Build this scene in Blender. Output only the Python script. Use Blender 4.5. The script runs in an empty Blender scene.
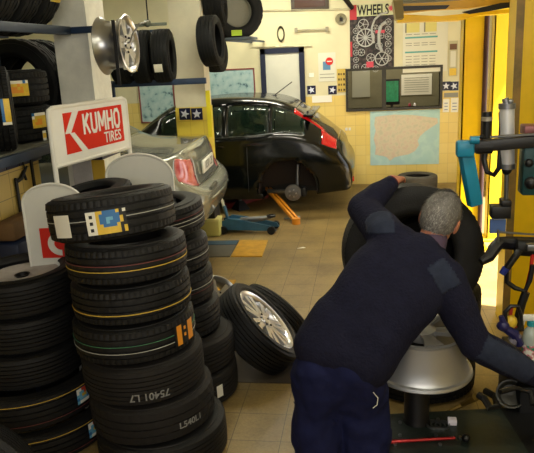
import bpy, bmesh, math, random
from math import sin, cos, pi, radians, atan2, sqrt
from mathutils import Vector, Matrix, noise
random.seed(7)
col = bpy.context.scene.collection
PI = pi
# ------------------------------------------------------------------ camera model
F, PITCH, YAW, ROLL, HC = 650.0, radians(14.7), radians(9), radians(2.8), 1.95
fw = Vector((-sin(YAW)*cos(PITCH), cos(YAW)*cos(PITCH), -sin(PITCH)))
r0 = Vector((cos(YAW), sin(YAW), 0)); u0 = r0.cross(fw)
rt = cos(ROLL)*r0 - sin(ROLL)*u0; up = sin(ROLL)*r0 + cos(ROLL)*u0
def ray(px, py): return fw + rt*((px-267)/F) - up*((py-226.5)/F)
def at(px, py, Y):
    d = ray(px, py); t = Y/d.y
    return Vector((d.x*t, Y, HC+d.z*t))
def atX(px, py, X):
    d = ray(px, py); t = X/d.x
    return Vector((X, d.y*t, HC+d.z*t))
def atZ(px, py, z=0.0):
    d = ray(px, py); t = (z-HC)/d.z
    return Vector((d.x*t, d.y*t, z))
# ------------------------------------------------------------------ materials
def s2l(c): return tuple(((v/12.92) if v <= .04045 else ((v+.055)/1.055)**2.4) for v in c)
def rgb(h): return s2l((int(h[0:2],16)/255, int(h[2:4],16)/255, int(h[4:6],16)/255))+(1,)
MC = {}
def mat(name, h, rough=.6, metal=0, var=.0, vs=6, bump=0, bs=60, coat=0, trans=0, emit=0, spec=.5, h2=None, alpha=1):
    if name in MC: return MC[name]
    m = bpy.data.materials.new(name); m.use_nodes = True; nt = m.node_tree; N = nt.nodes; L = nt.links
    b = N['Principled BSDF']; c = rgb(h)
    b.inputs['Base Color'].default_value = c; b.inputs['Roughness'].default_value = rough
    b.inputs['Metallic'].default_value = metal; b.inputs['Specular IOR Level'].default_value = spec
    b.inputs['Coat Weight'].default_value = coat; b.inputs['Coat Roughness'].default_value = .05
    b.inputs['Transmission Weight'].default_value = trans; b.inputs['Alpha'].default_value = alpha
    if emit:
        b.inputs['Emission Color'].default_value = c; b.inputs['Emission Strength'].default_value = emit
    if var or h2 or bump:
        tc = N.new('ShaderNodeTexCoord')
    if var or h2:
        nz = N.new('ShaderNodeTexNoise'); nz.inputs['Scale'].default_value = vs; nz.inputs['Detail'].default_value = 6
        nz.inputs['Roughness'].default_value = .65
        L.new(tc.outputs['Object'], nz.inputs['Vector'])
        rp = N.new('ShaderNodeValToRGB'); rp.color_ramp.elements[0].position = .35; rp.color_ramp.elements[1].position = .68
        if h2: a = rgb(h2)
        else: a = tuple(v*(1-var) for v in c[:3])+(1,)
        rp.color_ramp.elements[0].color = a; rp.color_ramp.elements[1].color = c
        L.new(nz.outputs['Fac'], rp.inputs['Fac']); L.new(rp.outputs['Color'], b.inputs['Base Color'])
    if bump:
        n2 = N.new('ShaderNodeTexNoise'); n2.inputs['Scale'].default_value = bs; n2.inputs['Detail'].default_value = 4
        L.new(tc.outputs['Object'], n2.inputs['Vector'])
        bp = N.new('ShaderNodeBump'); bp.inputs['Strength'].default_value = bump; bp.inputs['Distance'].default_value = .01
        L.new(n2.outputs['Fac'], bp.inputs['Height']); L.new(bp.outputs['Normal'], b.inputs['Normal'])
    MC[name] = m; return m
def tile_mat(name, h1, h2, grout, size, off=(0,0), axes='xz', split=None, paint='E6DFB8', rough=.35, mortar=.006, dirt=None, dscale=1.5, dthr=(.45,.7)):
    m = bpy.data.materials.new(name); m.use_nodes = True; nt = m.node_tree; N = nt.nodes; L = nt.links
    b = N['Principled BSDF']; b.inputs['Roughness'].default_value = rough
    tc = N.new('ShaderNodeTexCoord'); sp = N.new('ShaderNodeSeparateXYZ'); L.new(tc.outputs['Object'], sp.inputs[0])
    cb = N.new('ShaderNodeCombineXYZ'); idx = {'x':0,'y':1,'z':2}
    for k in (0,1):
        ad = N.new('ShaderNodeMath'); ad.operation = 'SUBTRACT'; ad.inputs[1].default_value = off[k]
        L.new(sp.outputs[idx[axes[k]]], ad.inputs[0]); L.new(ad.outputs[0], cb.inputs[k])
    bk = N.new('ShaderNodeTexBrick'); bk.offset = 0; bk.inputs['Scale'].default_value = 1
    bk.inputs['Brick Width'].default_value = size; bk.inputs['Row Height'].default_value = size
    bk.inputs['Mortar Size'].default_value = mortar/2; bk.inputs['Mortar Smooth'].default_value = .3
    bk.inputs['Color1'].default_value = rgb(h1); bk.inputs['Color2'].default_value = rgb(h2); bk.inputs['Mortar'].default_value = rgb(grout)
    L.new(cb.outputs[0], bk.inputs['Vector'])
    out = bk.outputs['Color']
    if dirt:
        nz = N.new('ShaderNodeTexNoise'); nz.inputs['Scale'].default_value = dscale; nz.inputs['Detail'].default_value = 8; nz.inputs['Roughness'].default_value = .7
        L.new(tc.outputs['Object'], nz.inputs['Vector'])
        rp = N.new('ShaderNodeValToRGB'); rp.color_ramp.elements[0].position = dthr[0]; rp.color_ramp.elements[1].position = dthr[1]
        rp.color_ramp.elements[0].color = (0,0,0,1); rp.color_ramp.elements[1].color = (.75,.75,.75,1)
        L.new(nz.outputs['Fac'], rp.inputs['Fac'])
        mx = N.new('ShaderNodeMix'); mx.data_type = 'RGBA'; L.new(rp.outputs['Color'], mx.inputs['Factor'])
        L.new(out, mx.inputs['A']); mx.inputs['B'].default_value = rgb(dirt); out = mx.outputs['Result']
        n3 = N.new('ShaderNodeTexNoise'); n3.inputs['Scale'].default_value = 55; n3.inputs['Detail'].default_value = 5; n3.inputs['Roughness'].default_value = .8
        L.new(tc.outputs['Object'], n3.inputs['Vector'])
        r3 = N.new('ShaderNodeValToRGB'); r3.color_ramp.elements[0].position = .35; r3.color_ramp.elements[1].position = .65
        r3.color_ramp.elements[0].color = (.72,.7,.66,1); r3.color_ramp.elements[1].color = (1.0,1.0,1.0,1)
        L.new(n3.outputs['Fac'], r3.inputs['Fac'])
        m3 = N.new('ShaderNodeMix'); m3.data_type = 'RGBA'; m3.blend_type = 'MULTIPLY'; m3.inputs['Factor'].default_value = 1
        L.new(out, m3.inputs['A']); L.new(r3.outputs['Color'], m3.inputs['B']); out = m3.outputs['Result']
    if split is not None:
        gt = N.new('ShaderNodeMath'); gt.operation = 'GREATER_THAN'; gt.inputs[1].default_value = split
        L.new(sp.outputs[2], gt.inputs[0])
        nz = N.new('ShaderNodeTexNoise'); nz.inputs['Scale'].default_value = 1.7; nz.inputs['Detail'].default_value = 8
        L.new(tc.outputs['Object'], nz.inputs['Vector'])
        rp = N.new('ShaderNodeValToRGB'); rp.color_ramp.elements[0].position = .3; rp.color_ramp.elements[1].position = .7
        c = rgb(paint); rp.color_ramp.elements[0].color = tuple(v*.8 for v in c[:3])+(1,); rp.color_ramp.elements[1].color = c
        L.new(nz.outputs['Fac'], rp.inputs['Fac'])
        mx = N.new('ShaderNodeMix'); mx.data_type = 'RGBA'; L.new(gt.outputs[0], mx.inputs['Factor'])
        L.new(out, mx.inputs['A']); L.new(rp.outputs['Color'], mx.inputs['B']); out = mx.outputs['Result']
    L.new(out, b.inputs['Base Color'])
    return m
# ------------------------------------------------------------------ mesh helpers
class MB:
    def __init__(s): s.bm = bmesh.new(); s.mi = 0
    def _mi(s, fs):
        for f in fs: f.material_index = s.mi
    def box(s, x0,y0,z0,x1,y1,z1, bev=0, M=None):
        vs = [s.bm.verts.new(Vector(p)) for p in ((x0,y0,z0),(x1,y0,z0),(x1,y1,z0),(x0,y1,z0),(x0,y0,z1),(x1,y0,z1),(x1,y1,z1),(x0,y1,z1))]
        fs = [s.bm.faces.new([vs[i] for i in q]) for q in ((0,3,2,1),(4,5,6,7),(0,1,5,4),(1,2,6,5),(2,3,7,6),(3,0,4,7))]
        s._mi(fs)
        if bev:
            es = list({e for f in fs for e in f.edges})
            r = bmesh.ops.bevel(s.bm, geom=es, offset=bev, segments=2, affect='EDGES', profile=.5, clamp_overlap=True)
            s._mi(r['faces']); vs = list({v for v in r['verts']} | {v for v in vs if v.is_valid})
        if M is not None:
            for v in vs: v.co = M @ v.co
        return s
    def tube(s, pts, r, seg=12, cap=True, closed=False):
        pts = [Vector(p) for p in pts]; n = len(pts)
        rs = r if isinstance(r, (list,tuple)) else [r]*n
        rings = []; ref = None
        for i,p in enumerate(pts):
            if closed: t = (pts[(i+1)%n]-pts[i-1]).normalized()
            else: t = (pts[min(i+1,n-1)]-pts[max(i-1,0)]).normalized()
            if ref is None:
                ref = Vector((0,0,1)) if abs(t.z) < .9 else Vector((1,0,0))
            a = (ref - t*ref.dot(t)).normalized(); ref = a; b = t.cross(a)
            rings.append([s.bm.verts.new(p + (a*cos(2*PI*k/seg)+b*sin(2*PI*k/seg))*rs[i]) for k in range(seg)])
        fs = []
        for i in range(n if closed else n-1):
            A, B = rings[i], rings[(i+1)%n]
            for k in range(seg): fs.append(s.bm.faces.new((A[k],A[(k+1)%seg],B[(k+1)%seg],B[k])))
        if cap and not closed:
            fs.append(s.bm.faces.new(rings[0][::-1])); fs.append(s.bm.faces.new(rings[-1]))
        s._mi(fs); return s
    def lathe(s, prof, seg=48, M=None, closed=False, a0=0, a1=2*PI):
        full = abs(a1-a0-2*PI) < 1e-6; n = seg if full else seg+1
        cols = []
        for k in range(n):
            a = a0+(a1-a0)*k/seg
            cols.append([s.bm.verts.new(Vector((r*cos(a), r*sin(a), z))) for r,z in prof])
        fs = []; m = len(prof)
        for k in range(seg):
            A, B = cols[k], cols[(k+1)%n]
            for i in range(m if closed else m-1):
                j = (i+1)%m
                fs.append(s.bm.faces.new((A[i],B[i],B[j],A[j])))
        s._mi(fs)
        if M is not None:
            for c in cols:
                for v in c: v.co = M @ v.co
        return s
    def prism(s, poly, z0, z1, M=None):
        A = [s.bm.verts.new(Vector((x,y,z0))) for x,y in poly]; B = [s.bm.verts.new(Vector((x,y,z1))) for x,y in poly]
        n = len(poly); fs = [s.bm.faces.new(A[::-1]), s.bm.faces.new(B)]
        for i in range(n): fs.append(s.bm.faces.new((A[i],A[(i+1)%n],B[(i+1)%n],B[i])))
        s._mi(fs)
        if M is not None:
            for v in A+B: v.co = M @ v.co
        return s
    def ball(s, c, r, seg=16, M=None):
        rr = r if isinstance(r,(tuple,list)) else (r,r,r)
        X = Matrix.Translation(Vector(c)) @ Matrix.Diagonal((rr[0],rr[1],rr[2],1))
        if M is not None: X = M @ X
        g = bmesh.ops.create_uvsphere(s.bm, u_segments=seg, v_segments=max(6,seg//2), radius=1, matrix=X)
        s._mi({f for v in g['verts'] for f in v.link_faces}); return s
    def cyl(s, p0, p1, r, seg=20, r2=None): return s.tube([p0,p1], [r, r if r2 is None else r2], seg)
    def build(s, name, mats, parent=None, smooth=35, kind=None, fixn=True):
        if fixn: bmesh.ops.recalc_face_normals(s.bm, faces=s.bm.faces)
        me = bpy.data.meshes.new(name); s.bm.to_mesh(me); s.bm.free()
        return link(name, me, mats, parent, smooth, kind)
def link(name, me, mats, parent=None, smooth=35, kind=None):
    for m in (mats if isinstance(mats,(list,tuple)) else [mats]): me.materials.append(m)
    if smooth:
        for p in me.polygons: p.use_smooth = True
        me.set_sharp_from_angle(angle=radians(smooth))
    o = bpy.data.objects.new(name, me); col.objects.link(o)
    if parent: o.parent = parent
    if kind: o['kind'] = kind
    return o
def tag(o, label=None, cat=None, group=None, kind=None):
    if label: o['label'] = label
    if cat: o['category'] = cat
    if group: o['group'] = group
    if kind: o['kind'] = kind
    return o
def thing(name, label, cat, loc=(0,0,0), rot=None, group=None):
    o = bpy.data.objects.new(name, None); col.objects.link(o); o.location = loc; o.empty_display_size = .05
    if rot is not None:
        if isinstance(rot, Matrix): o.matrix_world = Matrix.Translation(Vector(loc)) @ rot.to_4x4()
        else: o.rotation_euler = rot
    return tag(o, label, cat, group)
def copy_tree(o, parent=None):
    c = o.copy(); col.objects.link(c); c.parent = parent
    for ch in list(o.children): copy_tree(ch, c)
    return c
def place(o, loc, axis=None, spin=0, scale=None):
    """put an object with its local Z along axis"""
    q = Matrix.Identity(3) if axis is None else Vector(axis).normalized().to_track_quat('Z','X').to_matrix()
    M = Matrix.Translation(Vector(loc)) @ q.to_4x4() @ Matrix.Rotation(spin, 4, 'Z')
    if scale: M = M @ Matrix.Diagonal((scale[0],scale[0],scale[1],1))
    o.matrix_basis = M; return o
def text_mesh(txt, size, depth=.0, bold=0, align='CENTER'):
    cu = bpy.data.curves.new('t','FONT'); cu.body = txt; cu.size = size; cu.extrude = depth; cu.offset = bold
    cu.align_x = align; cu.align_y = 'CENTER'; cu.resolution_u = 3
    o = bpy.data.objects.new('t', cu); col.objects.link(o)
    dg = bpy.context.evaluated_depsgraph_get(); me = bpy.data.meshes.new_from_object(o.evaluated_get(dg))
    bpy.data.objects.remove(o); bpy.data.curves.remove(cu)
    return me
def text_obj(name, txt, size, m, parent, M, depth=.001, bold=0, sx=1):
    me = text_mesh(txt, size, depth, bold); me.transform(M @ Matrix.Diagonal((sx,1,1,1))); me.materials.clear()
    return link(name, me, m, parent, 0)
# ------------------------------------------------------------------ palette
RUB  = mat('tyre_rubber','121213',.6,var=.35,vs=9,bump=.3,bs=160,spec=.38)
RUB2 = mat('dusty_rubber','1E1B19',.75,var=.3,vs=7,bump=.25,bs=160,spec=.35)
RUB3 = mat('shelf_rubber','0C0E0F',.7,var=.2,vs=8,spec=.3)
WHITE= mat('white_enamel','E4E4DC',.4,var=.06)
PAPER= mat('paper','EDEBDD',.8)
RED  = mat('sign_red','CF2418',.4)
YEL  = mat('lift_yellow','F4CA08',.38,var=.12,vs=4)
YEL2 = mat('lemon_yellow','F4D632',.4,var=.06,vs=4)
ALLOY= mat('alloy','B9BABC',.28,metal=.9,var=.1)
ALLOYD=mat('alloy_machined','9A9A9C',.33,metal=.9,var=.2)
STEEL= mat('steel','8A8C8E',.35,metal=.9,var=.2)
DARK = mat('dark_metal','17181A',.5,metal=.3,var=.2)
BLACK= mat('black_plastic','0C0C0E',.45)
BLUE = mat('rack_blue','1E3350',.5,var=.25)
NAVYP= mat('navy_tile','10143A',.3)
STARW= mat('star_white','D8DCEA',.4)
TEAL = mat('teal_paint','1583A6',.4,var=.1)
ORNG = mat('orange_paint','D98A1C',.5,var=.15)
GREENM=mat('grease_metal','2C3733',.42,metal=.4,var=.35,vs=9,bump=.2,bs=40)
SY   = mat('stripe_yellow','C8A640',.6); SR = mat('stripe_red','6A3634',.6); SW = mat('stripe_white','B8B8B0',.6); SG = mat('stripe_green','4E8A66',.6)
STY  = mat('sticker_yellow','E8C23A',.45,var=.15,vs=60); STO = mat('sticker_orange','E8962A',.45); STB = mat('sticker_blue','2A6CA8',.45)
STK  = mat('sticker_black','151515',.5); STC = mat('sticker_cyan','6FB6D6',.45,var=.2,vs=50); STR = mat('sticker_red','C8442C',.45); STG = mat('sticker_green','A8C832',.45)
SMAT = {'W':PAPER,'Y':STY,'O':STO,'B':STB,'K':STK,'C':STC,'R':STR,'G':STG}
# ------------------------------------------------------------------ the room
BY = 9.8
floor_m = tile_mat('floor_tiles','A38B56','9A8350','4A3E26',.265,(-.718,3.227),'xy',rough=.42,mortar=.004,dirt='57482E',dscale=1.6,dthr=(.40,.70))
wall_m = tile_mat('back_wall_tiles','E6CF7C','E2C870','CDB46A',.149,(0,1.335),'xz',split=1.335,rough=.35,mortar=.006)
side_m = tile_mat('side_wall_tiles','D8BE66','D2B65E','9A8448',.15,(0,1.34),'yz',split=1.36,rough=.4)
plain_w = mat('white_paint','DCDAC4',.7,var=.12,vs=2.5)
m = MB(); m.box(-7,-3,-.1,5.5,BY+2.2,0); m.build('floor', floor_m, smooth=0, kind='structure')
m = MB(); m.box(-7,-3,3.2,1.9,BY+2.2,3.3); m.build('ceiling', plain_w, smooth=0, kind='structure')
# back wall with the office hatch
hA = at(348,71,BY); hB = at(441,106,BY)
HX0,HX1,HZ0,HZ1 = -.25,1.06,1.13,1.675
m = MB()
m.box(-6.9,BY,0,HX0,BY+.12,3.2); m.box(HX1,BY,0,1.9,BY+.12,3.2); m.box(HX0,BY,0,HX1,BY+.12,HZ0); m.box(HX0,BY,HZ1,HX1,BY+.12,3.2)
m.build('wall_back', wall_m, smooth=0, kind='structure')
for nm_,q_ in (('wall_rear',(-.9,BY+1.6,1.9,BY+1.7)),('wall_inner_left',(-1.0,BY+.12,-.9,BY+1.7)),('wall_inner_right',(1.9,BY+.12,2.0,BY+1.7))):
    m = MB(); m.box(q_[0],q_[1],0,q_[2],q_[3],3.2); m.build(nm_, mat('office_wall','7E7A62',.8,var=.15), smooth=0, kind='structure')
m = MB(); m.box(-6.9,-3,0,-6.8,BY,3.2); m.build('wall_left', mat('left_paint','C9D2B4',.7,var=.1,vs=2), smooth=0, kind='structure')
# right wall, open roller door to daylight
m = MB(); m.box(1.78,-3,0,1.9,4.3,3.2); m.box(1.78,8.7,0,1.9,BY,3.2); m.box(1.78,4.3,2.75,1.9,8.7,3.2)
m.build('wall_right', side_m, smooth=0, kind='structure')
# near partition at left behind the shelves and its tiled pier
m = MB(); m.box(-2.52,1.0,0,-2.42,4.0,3.2); m.box(-2.42,1.0,0,-2.13,3.98,1.497); m.build('wall_partition', side_m, smooth=0, kind='structure')
p1 = at(75,60,4.1)
m = MB(); m.box(-1.95,4.05,1.5,-1.72,4.35,3.2); m.box(-1.96,4.04,0,-1.71,4.36,1.34)
m.build('pillar', [side_m if False else mat('pillar_white','E8E8DC',.7,var=.18,vs=7)], smooth=0, kind='structure')
m = MB(); m.box(-1.957,4.043,1.34,-1.713,4.357,1.5); m.build('trim_1', NAVYP, smooth=0, kind='structure')
m = MB(); m.box(-1.85,4.036,1.18,-1.70,4.04,1.34); m.build('trim_2', mat('tile_yellow','C9A63C',.4), smooth=0, kind='structure')
pl, pr = at(172,60,6.95).x, at(203,60,6.95).x
m = MB(); m.box(pl,6.95,1.45,pr,7.2,3.2)
m.build('pillar', mat('pillar_cream','DCD6BC',.7,var=.1,vs=6), smooth=0, kind='structure')
m = MB(); m.box(pl-.006,6.944,.55,pr+.006,7.206,1.45)
m.build('pillar', tile_mat('pillar_tiles','E4CE52','DEC84C','C8B048',.15,(pl,1.45),'xz'), smooth=0, kind='structure')

m = MB(); m.box(pl-.012,6.938,0,pr+.012,7.212,.55)
m.build('pillar', mat('pillar_dark_foot','2A2620',.7,var=.3), smooth=0, kind='structure')  # invented dark foot, keeps the pillar base from showing yellow

def star(mb, cx, cz, r, y, rot=0, n=5):
    poly = []
    for k in range(2*n):
        a = rot+PI/2+PI*k/n; rr = r if k%2==0 else r*.42
        poly.append((cx+rr*cos(a), cz+rr*sin(a)))
    mb.prism(poly, 0, .004, Matrix.Translation((0,y,0)) @ Matrix.Rotation(PI/2,4,'X'))
def star_tile(x, z, y, s, n):
    m = MB(); m.box(x-s/2,y-.006,z-s/2,x+s/2,y,z+s/2); st = m.build('trim_%d'%n, NAVYP, smooth=0, kind='structure')
    m = MB(); star(m, x, z, s*.42, y-.006, rot=.3*((n%3)-1)); m.build('star', STARW, st, smooth=0)
n = 3
for px,py in ((185,114),(197,114)):
    p = at(px,py,6.94); star_tile(p.x,p.z,6.94,.125,n); n += 1
for px,py in ((311.5,90),(332.5,90),(446,86),(454,86)):
    p = at(px,py,BY); star_tile(p.x,p.z,BY,.125,n); n += 1
for Yp in (2.75,2.9,3.05,3.2,3.35,3.5,3.65,3.8,3.95):
    m = MB(); m.box(-2.132,Yp-.07,1.36,-2.125,Yp+.07,1.5); st = m.build('trim_%d'%n, NAVYP, smooth=0, kind='structure')
    m = MB(); star(m, 0,0,.055,0); bmesh.ops.transform(m.bm, matrix=Matrix.Translation((-2.125,Yp,1.43)) @ Matrix.Rotation(PI/2,4,'Z'), verts=m.bm.verts)
    m.build('star', STARW, st, smooth=0); n += 1
m = MB(); p = at(94,160,4.03); star(m, -1.80,1.42,.06,4.04); m.build('trim_%d'%n, STARW, smooth=0, kind='structure'); n += 1
# yellow edging strip on far pillar
m = MB(); a = at(203,100,6.93); m.box(pr+.006,6.93,1.12,pr+.05,6.95,1.62); m.build('trim_%d'%n, mat('edge_yellow','E8DA2A',.5), smooth=0, kind='structure'); n+=1
# wall conduit lines
m = MB(); m.tube([at(240,11,BY-.02), at(352,9,BY-.02)], .012, 8); m.tube([at(252,47,BY-.02), at(312,46,BY-.02)], .008, 8)
m.build('trim_%d'%n, mat('conduit','CFC9A8',.6), kind='structure'); n+=1

# ---- door in the back wall
a = at(260,49,BY); b = at(304,47,BY); DX0, DX1 = a.x, b.x
m = MB(); w=.075
m.box(DX0,BY-.04,0,DX0+w,BY,2.05); m.box(DX1-w,BY-.04,0,DX1,BY,2.05); m.box(DX0,BY-.04,2.05-w,DX1,BY,2.05)
d = m.build('door_1', mat('door_navy','141C38',.5), smooth=0, kind='structure')
m = MB(); m.box(DX0+w,BY-.02,0.01,DX1-w,BY-.002,2.05-w); m.build('door_panel', mat('door_white','D2D2C4',.5,var=.05), d, smooth=0)
m = MB(); m.cyl((DX0+.16,BY-.02,1.0),(DX0+.16,BY-.06,1.0),.012); m.cyl((DX0+.16,BY-.06,1.0),(DX0+.26,BY-.06,1.0),.009); m.build('door_handle', STEEL, d)
# high window at top of back wall
a = at(291,0,BY); b = at(329,9,BY)
m = MB(); m.box(a.x,BY-.03,b.z,b.x,BY,b.z+.35); w1 = m.build('window_1', mat('window_frame','3A2C1C',.5), smooth=0, kind='structure')
m = MB(); m.box(a.x+.05,BY-.035,b.z+.04,b.x-.05,BY-.03,b.z+.32); m.build('pane', mat('brown_glass','4A2818',.15), w1, smooth=0)
# office hatch frame, divider and counter
m = MB(); f=.035
m.box(HX0-f,BY-.02,HZ1,HX1+f,BY+.12,HZ1+f); m.box(HX0-f,BY-.02,HZ0-f,HX0,BY+.12,HZ1); m.box(HX1,BY-.02,HZ0-f,HX1+f,BY+.12,HZ1); m.box(HX0,BY-.03,HZ0-f,HX1,BY+.12,HZ0)
xm = at(384,90,BY).x; m.box(xm-.03,BY-.02,HZ0,xm+.03,BY+.1,HZ1)
hw = m.build('window_2', mat('hatch_frame','2C2A22',.5), smooth=0, kind='structure')
m = MB(); m.box(-.88,BY+.125,.0,1.88,BY+.7,1.0); cnt = m.build('office_counter', mat('counter_wood','5E4A30',.5,var=.2), smooth=0)
tag(cnt,'brown counter inside the office hatch in the back wall','counter')

# ---- posters, notices
def panel(name, x0,x1,z0,z1,y,mats,t=.008,label=None,cat='poster',group=None):
    o = MB(); o.box(x0,y-t,z0,x1,y,z1); q = o.build(name, mats, smooth=0); tag(q,label,cat,group); return q
def blotch(name, base, c2, c3, scale, rough=.6, t=(.42,.5,.58)):
    m = bpy.data.materials.new(name); m.use_nodes=True; N=m.node_tree.nodes; L=m.node_tree.links; b=N['Principled BSDF']; b.inputs['Roughness'].default_value=rough
    tc=N.new('ShaderNodeTexCoord'); nz=N.new('ShaderNodeTexNoise'); nz.inputs['Scale'].default_value=scale; nz.inputs['Detail'].default_value=8
    L.new(tc.outputs['Object'],nz.inputs['Vector']); rp=N.new('ShaderNodeValToRGB')
    e=rp.color_ramp.elements; e[0].position=t[0]; e[0].color=rgb(base); e[1].position=t[2]; e[1].color=rgb(c3); k=e.new(t[1]); k.color=rgb(c2)
    L.new(nz.outputs['Fac'],rp.inputs['Fac']); L.new(rp.outputs['Color'],b.inputs['Base Color']); return m
# map of the peninsula
MX0,MX1,MZ0,MZ1 = at(370,108,BY).x, at(440,106,BY).x, .285, 1.085
mp = thing('wall_map','large faded road map in blue and pink hung on yellow tiles','map',((MX0+MX1)/2,BY,(MZ0+MZ1)/2))
m = MB(); hw_=(MX1-MX0)/2; hh=(MZ1-MZ0)/2; m.box(-hw_,-.008,-hh,hw_,0,hh); m.build('map_sheet', blotch('map_sea','A8CCC8','B2D2CC','A6C8C8',4), mp, smooth=0)
poly=[(-.85,.8),(-.3,.86),(.25,.82),(.62,.74),(.93,.68),(.95,.5),(.82,.4),(.6,.22),(.45,.05),(.38,-.12),(.42,-.28),(.3,-.5),(.12,-.62),(-.1,-.66),(-.3,-.72),(-.42,-.85),(-.52,-.7),(-.62,-.66),(-.86,-.6),(-.84,-.3),(-.9,0),(-.84,.3),(-.88,.5)]
m = MB(); m.prism([(x*hw_,y*hh) for x,y in poly],0,.003,Matrix.Translation((0,-.008,0)) @ Matrix.Rotation(PI/2,4,'X'))
m.build('land_area', blotch('map_land','C9B6A0','CEC3A8','BFBAA0',16,t=(.35,.5,.65)), mp, smooth=0)
# WHEELS poster
WX0,WX1,WZ0,WZ1 = at(350,40,BY).x, at(394,40,BY).x, at(372,70,BY).z, at(372,4,BY).z
wp = thing('wheels_poster','dark poster of many chrome wheels with a heading on top','poster',((WX0+WX1)/2,BY,(WZ0+WZ1)/2))
hx=(WX1-WX0)/2; hz=(WZ1-WZ0)/2
m = MB(); m.box(-hx,-.008,-hz,hx,0,hz); m.build('poster_sheet', blotch('poster_dark','1A1C1C','33262C','4A4240',18), wp, smooth=0)
m = MB(); m.box(-hx,-.011,hz-.16,hx,-.008,hz); m.build('heading_band', mat('head_band','C9CDA2',.6), wp, smooth=0)
RX = Matrix.Rotation(PI/2,4,'X')
text_obj('heading_text','WHEELS',.19,BLACK,wp,Matrix.Translation((.02,-.013,hz-.085)) @ RX,.001,.005,.62)
m = MB(); m.box(-hx,-.0135,hz-.2,-hx+.1,-.0115,hz); m.box(-hx,-.0135,-hz+.2,-hx+.03,-.0115,hz-.5); m.build('red_corner', mat('poster_red','B8303C',.5), wp, smooth=0)
m = MB(); m.box(.05,-.0135,hz-.4,.18,-.0115,hz-.36); m.box(-.08,-.0135,-hz+.04,.02,-.0115,-hz+.12); star(m,.27,hz-.07,.055,-.012,n=9); m.build('red_badge', mat('poster_pink','C8465A',.5), wp, smooth=0)
def wheel_pic(mb, cx, cz, r, k):
    M = Matrix.Translation((cx,-.009,cz)) @ RX
    mb.lathe([(r,0),(r,.003),(r*.86,.003),(r*.86,0)],28,M,closed=True)
    for i in range(k):
        a=2*PI*i/k; mb.box(r*.1,-r*.045,0,r*.9,r*.045,.0025,M=M @ Matrix.Rotation(a,4,'Z'))
    mb.lathe([(0.0001,.003),(r*.16,.003),(r*.16,0)],14,M)
m = MB()
for cx,cz,r,k in ((-.12,hz-.27,.075,5),(-.09,.0,.13,12),(.14,-.30,.1,6),(-.02,.0-.28,.06,5)): wheel_pic(m,cx,cz,r,k)
for cx,cz,r,k in ((.05,.12,.05,6),(.13,.02,.045,5),(.1,-.12,.05,8),(-.15,-.2,.05,6),(-.1,-.42,.055,5),(.05,-.44,.045,7),(-.2,hz-.3,.03,5)): wheel_pic(m,cx,cz,r,k)
for i in range(6): wheel_pic(m,-.23,.1-.1*i,.04,5); wheel_pic(m,.23,.2-.1*i,.045,6)
pts=[(.22,.33),(.12,.31),(.04,.24),(0,.14),(0,.03),(.03,-.08)]
for (x0,z0),(x1,z1) in zip(pts,pts[1:]): m.tube([(x0,-.012,z0),(x1,-.012,z1)],.014,6)
for (x0,z0),(x1,z1) in zip([(.2,.2),(.13,.16),(.1,.05),(.1,-.1)],[(.13,.16),(.1,.05),(.1,-.1),(.14,-.2)]): m.tube([(x0,-.012,z0),(x1,-.012,z1)],.022,6)
m.build('wheel_picture', mat('chrome_print','B4B6B4',.4), wp)
# price chart panel right of it
a=at(403,22,BY); b=at(447,71,BY)
ch = thing('service_chart','large white printed chart with teal rules on back wall','notice',((a.x+b.x)/2,BY,(a.z+b.z)/2)); cw=(b.x-a.x)/2; chh=(a.z-b.z)/2
m = MB(); m.box(-cw,-.008,-chh,cw,0,chh); m.build('chart_sheet', mat('chart_paper','DAD8C4',.6), ch, smooth=0)
m = MB()
for dz in (.12,-.08): m.box(-cw+.03,-.011,dz,cw*.55,-.008,dz+.022)
m.build('teal_rule', mat('teal_print','5FA8A0',.6), ch, smooth=0)
m = MB(); m.box(-cw+.03,-.011,.2,-.08,-.008,.33); m.box(-.02,-.011,.2,cw*.5,-.008,.33); m.build('yellow_block', mat('yellow_print','D6CC7A',.6), ch, smooth=0)
m = MB()
for (z0,x0) in [(.17,-cw+.04),(.05,-cw+.04),(.02,-cw+.04),(-.13,-cw+.04),(-.17,-cw+.04),(-.21,-cw+.04),(-.25,-cw+.04)]:
    for k in range(4): m.box(x0+.11*k,-.0105,z0,x0+.11*k+.085,-.008,z0+.008)
m.box(-cw+.03,-.0125,.2,-cw+.05,-.008,.33); m.box(-.02,-.0125,.2,0,-.008,.33)
m.build('print_line', mat('print_grey','8A8878',.7), ch, smooth=0)
# thermometer-like slim panel
a=at(449,41,BY-.01); b=at(457,76,BY-.01)
th = thing('slim_wall_sign','slim pale wall sign with yellow foot beside the chart','sign',((a.x+b.x)/2,BY-.009,(a.z+b.z)/2)); tw=(b.x-a.x)/2; thh=(a.z-b.z)/2
m=MB(); m.box(-tw,-.01,-thh,tw,0,thh); m.build('sign_board', mat('slim_board','BDB896',.6), th, smooth=0)
m=MB(); m.box(-tw*.8,-.013,-thh+.01,tw*.8,-.01,-thh+.11); m.build('yellow_foot', STY, th, smooth=0)
m=MB(); m.box(-tw*.8,-.013,thh-.12,tw*.8,-.01,thh-.04); m.build('brown_head', mat('brown_print','6A4A34',.6), th, smooth=0)
m=MB(); m.box(-tw*.6,-.013,-thh+.13,tw*.6,-.01,thh-.14); m.build('tube_panel', mat('tube_print','D8D6C4',.3), th, smooth=0)
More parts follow.
